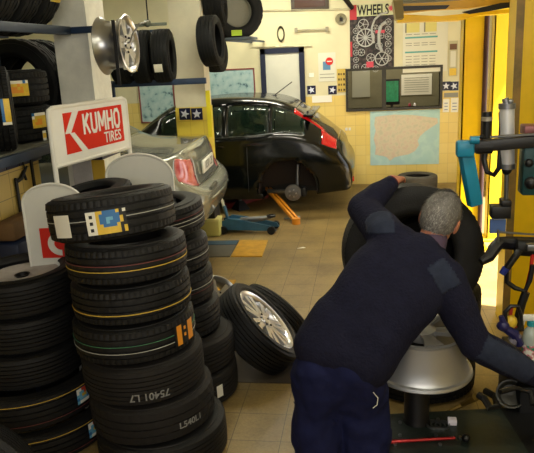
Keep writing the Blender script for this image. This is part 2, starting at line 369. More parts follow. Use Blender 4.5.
# white notices under the slim sign
for (x0,y0,x1,y1,l,dy) in ((444,93,458,97,'grey photo strip below the star tiles by the yellow column',0),(443,99,449,112,'white leaflet on yellow tiles left of its twin near column',0),(451,98,458,112,'white leaflet on yellow tiles next to the yellow column',0)):
    a=at(x0,y0,BY); b=at(x1,y1,BY); o=panel('wall_leaflet',a.x,b.x,b.z,a.z,BY,PAPER if y0!=93 else mat('strip_grey','8C8C84',.6),label=l,cat='notice')
    if y0!=93:
        m=MB()
        for k in range(3): m.box(a.x+.02,BY-.011,b.z+.03+.045*k,b.x-.02,BY-.008,b.z+.045+.045*k)
        m.build('print_line', mat('print_blue','9AA4B8',.7), o, smooth=0)
# notice with red no-smoking sign
a=at(318,53,BY); b=at(336,81,BY); o=panel('notice_sheet',a.x,b.x,b.z,a.z,BY,mat('sheet_white','DCDCCA',.7),label='white sheet with a red round mark and blue picture above black star tiles',cat='notice')
m=MB(); p=at(327,63.5,BY); m.box(p.x-.06,BY-.011,p.z-.09,p.x+.05,BY-.008,p.z+.03); m.build('blue_picture', mat('pic_blue','5C8AB0',.6), o, smooth=0)
m=MB(); m.lathe([(.0001,.001),(.055,.001),(.055,-.003)],24,Matrix.Translation((p.x+.035,BY-.012,p.z+.03)) @ RX); m.build('red_disc', RED, o, smooth=0)
m=MB(); m.box(p.x,BY-.015,p.z+.022,p.x+.07,BY-.013,p.z+.036); m.build('white_bar', PAPER, o, smooth=0)
m=MB(); m.box(a.x+.02,BY-.011,b.z+.05,b.x-.02,BY-.008,b.z+.06); m.box(a.x+.02,BY-.011,b.z+.1,b.x-.02,BY-.008,b.z+.108); m.build('print_line', mat('print_grey','8A8878',.7), o, smooth=0)
# yellow writing placard
a=at(337,69,BY); b=at(346.5,92,BY); o=panel('yellow_placard',a.x,b.x,b.z,a.z,BY,mat('placard','C9AE52',.6),label='small ochre placard with dark rows of writing left of the office hatch',cat='sign')
m=MB()
for k in range(4):
    zz=a.z-.06-.075*k
    for j,wd in enumerate((.022,.016,.025)): m.box(a.x+.015+.036*j,BY-.011,zz-.03,a.x+.015+.036*j+wd,BY-.008,zz)
m.build('dark_writing', mat('brown_ink','4A3A20',.7), o, smooth=0)
for (x0,y0,x1,y1,l) in ((309,73,314,77,'tiny white label right of the navy framed door'),(312,96,332,102,'white strip of paper below the two star tiles')):
    a=at(x0,y0,BY); b=at(x1,y1,BY); panel('wall_leaflet',a.x,b.x,b.z,a.z,BY,PAPER,label=l,cat='notice')
p=at(348,129,BY); m=MB(); m.box(p.x-.04,BY-.01,p.z-.02,p.x-.005,BY,p.z+.02); m.box(p.x+.01,BY-.01,p.z-.02,p.x+.04,BY,p.z+.02); tag(m.build('wall_socket',WHITE,smooth=0),'small white wall socket on yellow tiles behind dark car','socket')
# oval frame, towel-rail-like lamp, round clock
p=at(281,34,BY); o=MB(); o.lathe([(.075,0),(.095,.0),(.1,.015),(.085,.025),(.07,.015)],32,Matrix.Translation((p.x,BY,p.z)) @ RX @ Matrix.Diagonal((.55,1.15,1,1)),closed=True)
tag(o.build('oval_ring',mat('olive_dark','3E3C24',.5)),'dark oval ring hanging above the navy framed door','ring')
a=at(296,30,BY-.04); b=at(327,29,BY-.04); o=thing('wall_tube_lamp','thin unlit tube lamp on the white back wall','lamp',(0,0,0))
m=MB(); m.cyl(a,b,.012); m.build('tube', mat('tube_grey','B8B49A',.4), o)
m=MB()
for q in (a,b): m.box(q.x-.02,BY-.06,q.z-.03,q.x+.02,BY,q.z+.03)
m.build('end_cap', mat('cap_grey','96907A',.5), o, smooth=0)
p=at(341,19,BY); o=thing('round_wall_clock','small round clock on the wall left of the wheels poster','clock',(p.x,BY,p.z))
m=MB(); m.lathe([(.0001,.02),(.06,.02),(.075,.03),(.08,0)],28,RX); m.build('clock_case', mat('clock_rim','8A8468',.4), o)
m=MB(); m.box(-.02,-.034,-.035,.025,-.03,.02); m.box(-.004,-.036,0,.004,-.032,.045); m.build('clock_hand', BLACK, o, smooth=0)
# things seen in the office
p=at(361,84,BY+1.59); panel('office_window_print',p.x-.15,p.x+.15,p.z-.22,p.z+.24,BY+1.595,mat('office_print','A8A898',.6),label='grey framed print on office wall seen through left hatch pane',cat='picture')
p=at(416.5,84.5,BY+1.59); o=panel('office_sheet',p.x-.25,p.x+.25,p.z-.17,p.z+.17,BY+1.598,mat('sheet_grey','F2F0E4',.7),label='large white sheet of writing hanging inside the office hatch',cat='notice')
m=MB()
for k in range(7): m.box(p.x-.2,BY+1.586,p.z-.12+.038*k,p.x+.2,BY+1.59,p.z-.114+.038*k)
m.build('print_line', mat('print_grey','8A8878',.7), o, smooth=0)
p=at(392,86,BY+.9); o=thing('computer_monitor','computer monitor glowing green inside the office hatch','monitor',(p.x,BY+.9,0.98))
m=MB(); m.box(-.12,0,.12,.12,.05,.52,.008); m.cyl((0,.03,.02),(0,.03,.15),.02); m.box(-.09,-.05,0,.09,.1,.02,.005); m.build('monitor_body', BLACK, o)
m=MB(); m.box(-.1,-.004,.17,.1,.0,.49); m.build('screen', mat('screen_green','2E9A62',.3,emit=.25,var=.6,vs=14), o, smooth=0)
m=MB(); m.box(-.85,BY+.75,0,1.7,BY+1.25,.96); tag(m.build('office_desk', mat('desk_brown','3E3222',.6), smooth=0),'dark brown desk carrying the monitor inside the office','desk')
for (px,py,c,l) in ((409,101,'9C3446','small red toy figure standing on the office counter'),(414,103,'D8D4D8','white crumpled packet on the office counter')):
    p=at(px,py,BY+.35); m=MB(); m.ball((p.x,BY+.35,1.06),(.03,.03,.06),12); m.ball((p.x+.01,BY+.35,1.13),(.022,.022,.03),10); tag(m.build('counter_trinket',mat('trinket_'+c,c,.5)),l,'trinket')
# aerial-view posters at left of the back wall
for (x0,y0,x1,y1,l) in ((206,70,257,118,'framed pale blue sketch poster right of the cream pillar above dark car'),(138,83,177,122,'framed pale blue sketch poster left of the cream pillar')):
    a=at(x0,y0,BY); b=at(x1,y1,BY)
    o=thing('sketch_poster',l,'poster',((a.x+b.x)/2,BY,(a.z+b.z)/2)); w=(b.x-a.x)/2; h=(a.z-b.z)/2
    m=MB(); m.box(-w,-.01,-h,w,0,h); m.build('poster_sheet', blotch('sketch_blue','4C6A74','9DBEC0','B4CCCA',11,t=(.34,.42,.60)), o, smooth=0)
    m=MB()
    for q in ((-w,h-.02,w,h),(-w,-h,w,-h+.02),(-w,-h,-w+.02,h),(w-.02,-h,w,h)): m.box(q[0],-.02,q[1],q[2],-.008,q[3])
    m.build('poster_frame', mat('frame_red','8A4A44',.5), o, smooth=0)
# ------------------------------------------------------------------ tyres
def tyre_mesh(name, R, W, Rb, seg=180, style=0, lat=.0045):
    w = W/2; tw = w*.82
    gro = {0:[-.62,-.2,.2,.62], 1:[-.5,0,.5], 2:[-.7,-.42,-.12,.12,.42,.7]}[style]; gw = .032*1.0 if style != 2 else .022
    prof = []  # (r, z, rib)
    prof += [(Rb, -w*.80, -1), (Rb+.012, -w*.9, -1), (Rb+(R-Rb)*.25, -w*.985, -1), (Rb+(R-Rb)*.3, -w*.97, -1), (Rb+(R-Rb)*.5, -w*1.0, -1), (Rb+(R-Rb)*.72, -w*.97, -1), (R-.03, -w*.92, -1), (R-.014, -w*.885, -2), (R-.004, -tw*1.0, 0)]
    zs = -tw*.96; rib = 0
    for g in gro:
        g0 = tw*(g-gw*1.6); g1 = tw*(g+gw*1.6)
        zm = (zs+g0)/2; cr = lambda z: R-.004*(z/tw)**2
        prof += [(cr(zs),zs,rib),(cr(zm),zm,rib),(cr(g0),g0,rib),(R-.010,g0+.001,-3),(R-.010,g1-.001,-3)]
        zs = g1; rib += 1
    prof += [(R,zs,rib),(R-.002,(zs+tw*.96)/2,rib),(R-.004,tw*.96,rib)]
    prof += [(R-.004, tw, rib), (R-.014, w*.885, -2), (R-.03, w*.92, -1), (Rb+(R-Rb)*.72, w*.97, -1), (Rb+(R-Rb)*.5, w*1.0, -1), (Rb+(R-Rb)*.3, w*.97, -1), (Rb+(R-Rb)*.25, w*.985, -1), (Rb+.012, w*.9, -1), (Rb, w*.80, -1)]
    prof += [(Rb-.002, w*.72, -1), (Rb+.02, w*.74, -1), (R-.04, w*.84, -1), (R-.016, w*.6, -1), (R-.014, 0, -1), (R-.016, -w*.6, -1), (R-.04, -w*.84, -1), (Rb+.02, -w*.74, -1), (Rb-.002, -w*.72, -1)]
    m = MB(); n = len(prof); cols = []
    last = max(p[2] for p in prof)
    for k in range(seg):
        a = 2*PI*k/seg; c = []
        for r, z, rb in prof:
            rr = r
            if rb >= 0 or rb == -2:
                ph = (k + (0 if rb < 0 else int(rb)*1) ) % 3
                if style == 0 and (rb in (0,last,-2) ) and ph == 0: rr -= lat
                if style == 0 and rb not in (0,last,-2) and (k+int(z*60)) % 6 == 0: rr -= lat*.7
                if style == 1 and (k + int(abs(z)*90)) % 5 == 0: rr -= lat
                if style == 2 and (k % 2) == 0 and rb in (0,last,-2): rr -= lat*.5
            c.append(m.bm.verts.new((rr*cos(a), rr*sin(a), z)))
        cols.append(c)
    for k in range(seg):
        A, B = cols[k], cols[(k+1)%seg]
        for i in range(n):
            j = (i+1)%n; m.bm.faces.new((A[i],B[i],B[j],A[j]))
    bmesh.ops.recalc_face_normals(m.bm, faces=m.bm.faces)
    me = bpy.data.meshes.new(name); m.bm.to_mesh(me); m.bm.free()
    for p in me.polygons: p.use_smooth = True
    me.set_sharp_from_angle(angle=radians(40))
    return me
TM = {}
def tyre(kind, R, W, label, loc, axis=(0,0,1), spin=0, Rb=None, group=None, m=None, scale=None, cat='tyre'):
    Rb = Rb or R-.115; key = (kind,R,W,Rb,(m or RUB).name)
    if key not in TM:
        me = tyre_mesh('tyre', R, W, Rb, 180 if kind < 3 else 72, kind % 3); me.materials.append(m or RUB); TM[key] = me
    o = bpy.data.objects.new('tyre', TM[key]); col.objects.link(o); place(o, loc, axis, spin, scale)
    o['R'] = R; del o['R']
    return tag(o, label, cat, group)
def stripe(t, R, z, m, w=.0035):
    w *= .7
    mb = MB(); mb.lathe([(R-.0005,z-w),(R+.0016,z-w),(R+.0016,z+w),(R-.0005,z+w)],120,closed=True)
    return mb.build('paint_stripe', m, t)
def sticker(t, R, ang, z, rows, cell=.014, sk=0, name='label_sticker', off=.004, label=None):
    """rows: strings of material letters, wrapped on the tread round angle ang"""
    mb = MB(); keys = sorted(set(''.join(rows))); mats = [SMAT[k] for k in keys]
    nr, nc = len(rows), len(rows[0]); rr = R+off
    def P(i, j, r): a = ang + (j-nc/2)*cell/rr + sk*(i-nr/2)*cell/rr; return Vector((r*cos(a), r*sin(a), z+(nr/2-i)*cell))
    V = [[mb.bm.verts.new(P(i,j,rr)) for j in range(nc+1)] for i in range(nr+1)]
    for i in range(nr):
        for j in range(nc):
            f = mb.bm.faces.new((V[i][j],V[i+1][j],V[i+1][j+1],V[i][j+1])); f.material_index = keys.index(rows[i][j])
    bd = [V[0][j] for j in range(nc+1)] + [V[i][nc] for i in range(1,nr+1)] + [V[nr][j] for j in range(nc-1,-1,-1)] + [V[i][0] for i in range(nr-1,0,-1)]
    inner = []
    for v in bd:
        d = Vector((v.co.x,v.co.y,0)).normalized()*.0015; inner.append(mb.bm.verts.new(v.co-d))
    for k in range(len(bd)): mb.bm.faces.new((bd[k],bd[(k+1)%len(bd)],inner[(k+1)%len(bd)],inner[k]))
    o = mb.build(name, mats, t, smooth=0)
    if label: o['label'] = label
    return o
def chalk(t, R, ang, z, txt, size, flip=True):
    me = text_mesh(txt, size, 0, .0012)
    bm = bmesh.new(); bm.from_mesh(me); bmesh.ops.subdivide_edges(bm, edges=bm.edges, cuts=1)
    for v in bm.verts:
        x, y = v.co.x, v.co.y
        if flip: x, y = -x, -y
        a = ang + x/R; v.co = Vector(((R+.0025)*cos(a), (R+.0025)*sin(a), z+y))
    bm.to_mesh(me); bm.free(); me.materials.clear()
    return link('chalk_number', me, mat('chalk','7C7C7A',.9), t, 0)
def ang_to_cam(c, dx=0):
    """angle about z at which the tread at c faces the camera, plus an offset in degrees"""
    return atan2(-c[1], -c[0]) + radians(dx)

# ---- main stack (seven, each a little shifted; leaning to the left as it rises)
def scl(p): return F/((Vector(p)-Vector((0,0,HC))).dot(fw))
def stack(Yc, zs, Ws, mids, halfw):
    """tyre centres: mids = pixel column of each tyre's middle, halfw = half its width in pixels"""
    out = []
    for z, W, mx_, hwp in zip(zs, Ws, mids, halfw):
        lo, hi = 0.0, 453.0
        for _ in range(30):
            mid = (lo+hi)/2
            if at(mx_, mid, Yc).z > z: lo = mid
            else: hi = mid
        c = at(mx_, lo, Yc); out.append((c, hwp/scl(c)*.975))
    return out
def heights(Ws):
    z = 0; o = []
    for W in Ws: o.append(z+W/2+.002); z += W+.002
    return o
labels = ['tyre at the foot of the tall front stack, cut off by the photo edge',
 'worn tyre with faint chalk marks near its right edge, second in the tall front stack',
 'brownish worn tyre with upside-down chalk writing in the tall front stack',
 'tyre with orange sticker and thin green and white stripes in the tall front stack',
 'tyre with one bold yellow stripe just above the orange stickered tyre',
 'tyre with brown and yellow stripes directly beneath the tilted top tyre',
 'tilted topmost tyre of the front stack with blue yellow label and white tag']
Ws = [.195,.195,.2,.185,.185,.185,.205]
zs = heights(Ws); zs[6] += .008
SP = stack(2.86, zs, Ws, [163,153,144,135,132,127,112], [65,62,61,61,60,61,64]); cs = []
for i in range(7):
    c, rr = SP[i]; ax = (-.03, [.01,-.01,0,.01,.025,.05,.09][i], 1)
    if i == 6: ax = (-.10,.095,1)
    m = RUB2 if i in (1,2) else RUB
    t = tyre([2,1,2,0,0,0,0][i], round(rr*200)/200, Ws[i]-.006, labels[i], c, ax, 0, group='tyres of the tall front stack', m=m); cs.append((t,c,round(rr*200)/200))
c_cam = HC
def face(t):
    v = t.matrix_basis.inverted() @ Vector((0,0,c_cam)); return atan2(v.y, v.x)
t,c,rr = cs[6]; a = face(t)
stripe(t,rr,.0,SW,.0022)
sticker(t,rr,a-.10,-.014,['WWWYYBBBBYKW','WKWYBBBBBBKK','WWWYBBCCBBYK','WKWYBBCBBBYK','WWWYYBBBBYKK','WKWYYYYYYYKY','WWWYYYYYYYKY'],.0145)
sticker(t,rr,a-.84,-.015,['WWWWW']*5,.020,name='size_tag')
t,c,rr = cs[5]; stripe(t,rr,.008,SR,.003); stripe(t,rr,-.018,SY,.003)
t,c,rr = cs[4]; stripe(t,rr,-.03,SY,.0032)
t,c,rr = cs[3]; a = face(t); stripe(t,rr,.012,SG,.0016); stripe(t,rr,-.022,SW,.0018)
sticker(t,rr,a+.86,0.0,['KOOKKKOOO','KOOKOKOOO','KOOKKKOOO','KOOKOKOOO','KOOKKKOOO','KOOKKKOOO'],.0165)
t,c,rr = cs[2]; a = face(t); chalk(t,rr,a+.02,-.04,'75401 L7',.05)
t,c,rr = cs[1]; a = face(t); chalk(t,rr,a+.55,-.02,'L540L1',.045,False)
# ---- second stack behind it
l2 = ['tyre with a small white tag at the floor, bottom of the narrow middle stack',
 'plain worn tyre second from the floor in the narrow middle stack','tyre third from the floor in the narrow middle stack',
 'tyre with faint red and white stripes, third from the top of the narrow middle stack','tyre with a thin white stripe, second from the top of the narrow middle stack',
 'topmost tyre of the narrow middle stack with striped tread and green tape']
W2 = [.205,.205,.19,.19,.185,.185]
zs = heights(W2); zs[5] += .015
RE = [238.5,235.5,221,214.5,210,205]; HW=[53,53,50,50,51,51]
S2 = stack(3.46, zs, W2, [r-h for r,h in zip(RE,HW)], HW)
for i in range(6):
    c, rr = S2[i]; rr=round(rr*200)/200
    ax = (-.02,.0,1) if i<5 else (-.07,-.03,1)
    t = tyre([2,2,0,0,0,0][i], rr, W2[i]-.006, l2[i], c, ax, 0, m=RUB if i>1 else RUB2, group='tyres of the narrow middle stack'); a = face(t)
    if i==0: sticker(t,rr,a+.62,.0,['WWW','WWW','WWW','WWW','WWW'],.0145,name='size_tag')
    if i==3: stripe(t,rr,.01,SW,.0018); stripe(t,rr,-.012,SR,.0018)
    if i==4: stripe(t,rr,-.005,SW,.0018)
    if i==5:
        stripe(t,rr,.0,SW,.0018); stripe(t,rr,.02,SR,.0022); stripe(t,rr,-.02,SW,.0015)
        sticker(t,rr,a-.05,-.03,['G']*9,.016,name='green_tape')
# ---- left stack
l3 = ['wide tyre with a blue and red sticker, lowest showing in the left stack','wide tyre with blue sticker and yellow stripe, second lowest in the left stack',
  'dark plain tyre third from the floor of the left stack','dark plain tyre fourth from the floor of the left stack','topmost tyre of the left stack with a grey disc in its opening']
W3 = [.185,.19,.19,.19,.195]
zs = heights(W3)
RE = [112,101,84,81,79]; HW=[72,70,55,55,55]
S3 = stack(2.98, zs, W3, [r-h for r,h in zip(RE,HW)], HW)
for i in range(5):
    c, rr = S3[i]; rr=round(rr*200)/200; Rb_=round(rr-.085,3)
    t = tyre([0,0,2,2,2][i], rr, W3[i]-.006, l3[i], c, (-.01,0,1) if i<4 else (-.03,-.03,1), 0, m=RUB, Rb=Rb_, group='tyres of the left stack'); a = face(t)
    if i<2:
        stripe(t,rr,.06,SY,.0022); stripe(t,rr,-.05,SR,.0018)
        sticker(t,rr,a+.72,.01,['WWRRRW','WCCRCC','CCYYCC','BCCCBB','CWWWWC'],.0165)
    if i==4:
        mb = MB(); mb.lathe([(.0001,.03),(.03,.03),(.035,.045),(.1,.05),(Rb_-.012,.055),(Rb_-.006,.03)],48); g = mb.build('grey_disc', mat('dusty_disc','B4AEAA',.8,var=.3,vs=9,bump=.2,bs=20), t)
        mb = MB(); mb.lathe([(.0001,.034),(.03,.034),(.032,.052),(.04,.053)],24); mb.build('disc_hole', BLACK, g)
# near corner tyre bottom left
tyre(2,.30,.2,'tyre corner cut off at the very bottom left of the photo',(-1.62,2.05,.28),(.35,-.9,.25),0,m=RUB)

# ---- two leaning pieces on the floor
def alloy_wheel(root, R, W, nsp=5, m=ALLOY, md=ALLOYD, double=True, depth=.02):
    w = W/2
    mb = MB(); mb.lathe([(R,-w),(R+.006,-w+.006),(R,-w+.014),(R-.018,-w+.03),(R-.026,-w+.06),(R-.032,0),(R-.026,w-.05),(R-.016,w-.03),(R,w-.014),(R+.006,w-.004),(R-.002,w),(R-.02,w-.008),(R-.035,w-.03),(R-.042,0),(R-.038,-w+.06),(R-.028,-w+.03),(R-.012,-w+.012)],64,closed=True)
    mb.build('rim_barrel', m, root)
    for k in range(nsp):
        mb = MB(); a0 = 2*PI*k/nsp
        for s in ((-1,1) if double else (0,)):
            M = Matrix.Rotation(a0+s*.17,4,'Z')
            hw0, hw1 = (.016,.020) if double else (.03,.022)
            mb.prism([(.045,-hw0-.004),(R*.55,-hw0),(R-.02,-hw1),(R-.012,0),(R-.02,hw1),(R*.55,hw0),(.045,hw0+.004)], w-.045, w-.018, M)
        o = mb.build('spoke', md, root, smooth=30)
    mb = MB(); mb.lathe([(.0001,w-.012),(.028,w-.012),(.03,w-.02),(.06,w-.016),(.068,w-.03),(.07,w-.07),(.03,w-.08)],32); 
    mb.build('hub', md, root)
    for k in range(5):
        mb = MB(); a=2*PI*k/5+.3; mb.cyl((.048*cos(a),.048*sin(a),w-.03),(.048*cos(a),.048*sin(a),w-.010),.007,10)
        mb.build('wheel_bolt', DARK, root)
wc = at(257,328,3.85); wv=ray(257,328).normalized(); wr_=(rt-wv*rt.dot(wv)).normalized(); wu_=wr_.cross(wv).normalized()
wn = (wr_*.72 + wu_*.66 - wv*.33).normalized()
w = thing('wheel','alloy wheel with tyre leaning over on the floor beside the narrow middle stack','wheel')
place(w, wc, wn, .3)
mb_me = tyre_mesh('tyre', .315, .215, .235, 180, 2); mb_me.materials.append(RUB); o = bpy.data.objects.new('tyre', mb_me); col.objects.link(o); o.parent = w
alloy_wheel(w, .236, .19, 7, mat('bright_alloy','D8D9DC',.3,metal=.85), mat('bright_alloy','D8D9DC',.3,metal=.85))
t = tyre(2,.30,.2,'tyre leaning behind the alloy wheel on the floor, tread upwards',at(273,320,4.38),(wr_*.62+wu_*.70+wv*.22),0,m=RUB)
# small silver wheel edge between the stacks
w2 = thing('wheel','silver wheel edge just showing behind the middle stack on the floor','wheel'); place(w2, at(214,300,4.6), (.5,-.5,.5), 0)
alloy_wheel(w2,.17,.16,5)
# steel plate under wheels
fp = [atZ(212,382),atZ(300,384),atZ(300,356),atZ(225,352)]
m = MB(); m.prism([(p.x,p.y) for p in fp],0.0,.006); tag(m.build('floor_plate', mat('plate_brown','42382C',.55,var=.3,vs=5), smooth=0),'flat dark brown plate on the floor beneath the leaning alloy wheel','plate')
# ramp mats (yellow / blue painted plates)
def mat_plate(p, m, label, h=.012, sub=None):
    mb = MB(); mb.prism([(q.x,q.y) for q in p],0.0,h); return tag(mb.build('lift_plate', m, smooth=0), label, 'plate')
YP = mat('plate_yellow','C8961E',.5,var=.3,vs=12); BP = mat('plate_blue','1F4A66',.5,var=.2,vs=9); GP = mat('plate_grey','5A564A',.6,var=.2)
mat_plate([atZ(231,257),atZ(262,257),atZ(268,241),atZ(240,241)],YP,'yellow painted floor plate in front of the blue trolley jack')
mb_ = mat_plate([atZ(196,258),atZ(230,257),atZ(239,241),atZ(200,242)],GP,'grey floor plate with a blue edge beside the middle stack')
mb = MB(); q=[atZ(200,245,.012),atZ(236,244.6,.012),atZ(239,241,.012),atZ(200,241.5,.012)]; mb.prism([(p.x,p.y) for p in q],.0125,.016); mb.build('blue_edge',BP,mb_,smooth=0)
mat_plate([atZ(200,300),atZ(224,298),atZ(236,281),atZ(205,281)],YP,'yellow painted floor plate partly hidden behind the leaning wheel')
# light yellow box under silver bumper
p=atZ(211,237); o=thing('plastic_crate','small pale yellow plastic tub on floor beneath silver bumper','tub',(p.x,p.y+.1,0))
mb=MB(); mb.box(-.12,-.09,0,.1,.09,.2,.015); mb.build('tub_body',mat('tub_yellow','C9C470',.5),o); mb=MB(); mb.box(-.125,-.095,.17,.105,.095,.205,.01); mb.build('tub_rim',mat('tub_rim','D8D488',.5),o)

# ---- racks on the left
def beam(a,b,w,h,m,name,label,cat='rail'):
    a=Vector(a); b=Vector(b); d=(b-a); q=d.to_track_quat('X','Z').to_matrix().to_4x4(); L=d.length
    mb=MB(); mb.box(0,-w/2,-h/2,L,w/2,h/2,.004); bmesh.ops.transform(mb.bm,matrix=Matrix.Translation(a)@q,verts=mb.bm.verts)
    return mb.build(name,m)
ra = thing('tyre_rack','dark blue steel tyre rack along the left wall','rack',(-1.98,3.0,0))
def radd(name, mb, m=BLUE):
    bmesh.ops.transform(mb.bm, matrix=Matrix.Translation((1.98,-3.0,0)), verts=mb.bm.verts); return mb.build(name,m,ra)
for X in (-1.84,-2.26):
    for zz in (2.16,):
        mb=MB(); mb.box(X-.02,1.2,zz-.025,X+.02,4.03,zz+.025,.004); radd('shelf_rail',mb)
for X in (-1.80,-2.26):
    for zz in (1.50,):
        mb=MB(); mb.box(X-.02,1.2,zz-.03,X+.02,3.95,zz+.02,.004); radd('shelf_rail',mb)
mb=MB(); mb.box(-2.4,1.2,1.5,-1.81,3.96,1.53); mb.box(-2.68,4.0,1.5,-1.99,4.62,1.53); mb.box(-2.5,3.9,1.5,-2.1,4.05,1.53); radd('shelf_board',mb,mat('shelf_grey','6C6E62',.6,var=.2))
for Y in (1.25,3.94):
    for X in ((-1.80,-2.3) if Y<3 else (-2.3,)):
        mb=MB(); mb.box(X-.02,Y-.02,0 if X>-2 else 1.5,X+.02,Y+.02,2.2 if Y>3 else 2.9,.003); radd('rack_post',mb)
mb=MB(); mb.box(-1.81,4.0,2.14,-1.56,4.03,2.18,.003); radd('shelf_rail',mb)
# tyres upright on the upper rails, axis along the rack
for i in range(6):
    y = 2.62+.225*i
    t = tyre(3,.31,.2,'%s upright tyre on the upper rail of the left rack'%['nearest','second','third','fourth','fifth','farthest'][i],(-2.05,y,2.44),(0,1,0),.1*i,group='upright tyres on the upper left rail',m=RUB3)
    a = 0.0
    v = t.matrix_basis.inverted() @ Vector((0,0,HC)); aa = atan2(v.y,v.x)
    if i in (1,2,3,5): sticker(t,.31,aa+.12,0,[['GGW'],['GWG'],['WYW'],['WWW'],['WWW'],['WWY']][i]*7,.017,name='label_sticker')
# tyres on the lower shelf: laid flat, two high, plus upright ones behind
spots = [(-1.80,2.98,1.645,0),(-1.80,3.0,1.855,1)]
t = tyre(0,.285,.2,'flat tyre with a small yellow sticker, lower of the pair on left shelf',(-2.12,3.62,1.635),(0,0,1),0,m=RUB3); a=face(t); sticker(t,.285,a+.72,.02,['BWWWWW','WYYYYY','YYOOYY','YOOOYY','YYYYYY'],.017); 
sticker(t,.285,a+.80,-.07,['WW','YY','YY','WW'],.014,name='size_tag')
t = tyre(0,.285,.2,'flat tyre with yellow and white stickers, upper of the pair on left shelf',(-2.13,3.62,1.84),(0,0,1),0,m=RUB3); a=face(t); sticker(t,.285,a+.36,-.0,['BWWWWWBW','YYYYOYYY','YYOOYOYY','YOOOOOYY','YYYYYYYY'],.017); sticker(t,.285,a-.06,.005,['WWW','WWW','WWW','WWW'],.015,name='size_tag')
t = tyre(0,.215,.165,'upright tyre with a tall yellow sticker at the left edge of the photo',(-1.87,3.14,1.53+.22),(.86,.5,.0),0,m=RUB3); 
v = t.matrix_basis.inverted() @ at(14,114,2.86); a = atan2(v.y,v.x); sticker(t,.25,a,v.z,[r[::-1] for r in ['BYY','WYY','BOY','WYO','BYY','WYY','BOY','WWW']][::1],.0165) if False else None
mb=MB()
for k in range(9):
    for j,mi_ in enumerate((0,1,1)):
        mb.mi = mi_ if k<8 else 2
        a0=a+(k-4.5)*.065; rr_=.2185; z_=.022+.014*j
        vs_=[mb.bm.verts.new((rr_*cos(q),rr_*sin(q),z)) for q,z in ((a0,z_),(a0+.065,z_),(a0+.065,z_+.014),(a0,z_+.014))]
        f_=mb.bm.faces.new(vs_); f_.material_index=mb.mi
bmesh.ops.remove_doubles(mb.bm,verts=mb.bm.verts,dist=.0005)
mb.build('label_sticker',[STB,STY,PAPER],t,smooth=0)
t = tyre(3,.31,.2,'dark upright tyre rearmost on the left shelf near the white pier',(-2.30,4.46,1.83),(.0,1,0),0,m=RUB3)
t = tyre(3,.31,.2,'dark upright tyre in front of the rearmost one on the left shelf',(-2.30,4.2,1.83),(.0,1,0),0,m=RUB3)
# white panel on partition behind shelf
m=MB(); m.box(-2.418,2.3,1.75,-2.408,3.9,2.1); tag(m.build('wall_sheet',mat('sheet_white2','C9C4B0',.7,var=.15),smooth=0),'pale sheet pinned to the partition above the left shelf','notice')
# hanging strap with horse shaped hook on the yellow tiles (far left)
q=atX(16,178,-2.13); o=thing('strap_hook','black hanging strap with an antler shaped hook on yellow tiles','hook',(-2.12,q.y,q.z))
mb=MB(); mb.tube([(0,-.03,.0),(.0,-.01,-.02),(0,.04,-.01),(0,.08,.02),(0,.13,.05)],[.008,.012,.014,.012,.006],8); mb.tube([(0,.08,.02),(0,.1,-.03)],.008,8); mb.tube([(0,.1,.04),(0,.09,.09)],.005,6); mb.build('hook_body',BLACK,o)
mb=MB(); mb.box(-.004,-.035,-.5,.006,-.01,.0); mb.build('strap',BLACK,o,smooth=0)
q=atX(32,172,-2.13); mb=MB(); mb.box(-2.13,q.y-.015,q.z-.35,-2.12,q.y+.01,q.z+.12); tag(mb.build('hanging_belt',BLACK,smooth=0),'black belt hanging on yellow tiles near the white sign stand','belt')
q=atX(12,215,-2.1); mb=MB(); mb.box(-2.125,3.3,.0,-1.96,3.8,.98,.02); tag(mb.build('low_cabinet',mat('cabinet_blue','10203E',.5,var=.3)),'low dark blue cabinet below the yellow tiles behind the left stack','cabinet')
mb=MB(); mb.box(-2.12,3.32,.985,-1.98,3.75,1.10,.03); tag(mb.build('cardboard_box',mat('cardboard','7A5A32',.8,var=.4,vs=5)),'brown cardboard lying on the low dark blue cabinet','box')

# ---- rear rack between the piers with its tyres
ry=6.62; a=at(108,88,ry); b=at(206,79,ry)
rr_=thing('rear_rack','blue steel rail rack on the left behind the silver car','rack',(a.x,ry,0))
def r2(name, mb, m=BLUE):
    bmesh.ops.transform(mb.bm, matrix=Matrix.Translation((-a.x,-ry,0)), verts=mb.bm.verts); return mb.build(name,m,rr_)
zr=1.735
mb=MB(); mb.box(a.x-1.2,ry-.02,zr-.03,b.x,ry+.02,zr+.03,.004); r2('shelf_rail',mb)
mb=MB(); mb.box(a.x-1.2,ry+.26,zr-.03,b.x-.5,ry+.3,zr+.03,.004); r2('shelf_rail',mb)
mb=MB(); mb.box(a.x-1.2,ry+.1,2.30,b.x-.4,ry+.13,2.33,.004); mb.ball((at(144,21,ry).x,ry+.1,2.33),.04,12); r2('upper_rail',mb,mat('rail_grey','6C7468',.5,metal=.4))
zt=at(189,0,7.55).z-.33; mb=MB(); mb.box(a.x-.6,7.5,zt,b.x+.0,7.56,zt+.03); r2('upper_rail',mb)
mb=MB(); mb.box(a.x+.02,ry-.02,0,a.x+.07,ry+.02,zr,.003); r2('rack_post',mb)
for i,(px,ww,lb) in enumerate([(123,.2,'dark upright tyre behind the hanging silver rim on the rear rail'),(143.5,.2,'upright tyre with rounded tread left of the white diamond sticker on the rear rail'),(164,.2,'upright tyre with a white diamond sticker beside the cream pillar')]):
    p=at(px,60,6.66); t=tyre(3,.27,ww-.01,lb,(p.x,6.66,zr+.26),(1,.12,0),.3,m=RUB3,Rb=.17)
    v = t.matrix_basis.inverted() @ at([123,139,160][i],69,6.4); aa=atan2(v.y,v.x)
    if i==2:
        s_=sticker(t,.27,aa,-.02,['WWWWW']*5,.017); s_.matrix_basis = Matrix.Identity(4)
    if i==1: sticker(t,.27,aa,-.06,['YKY','YYK','KYY','YYY'],.02)
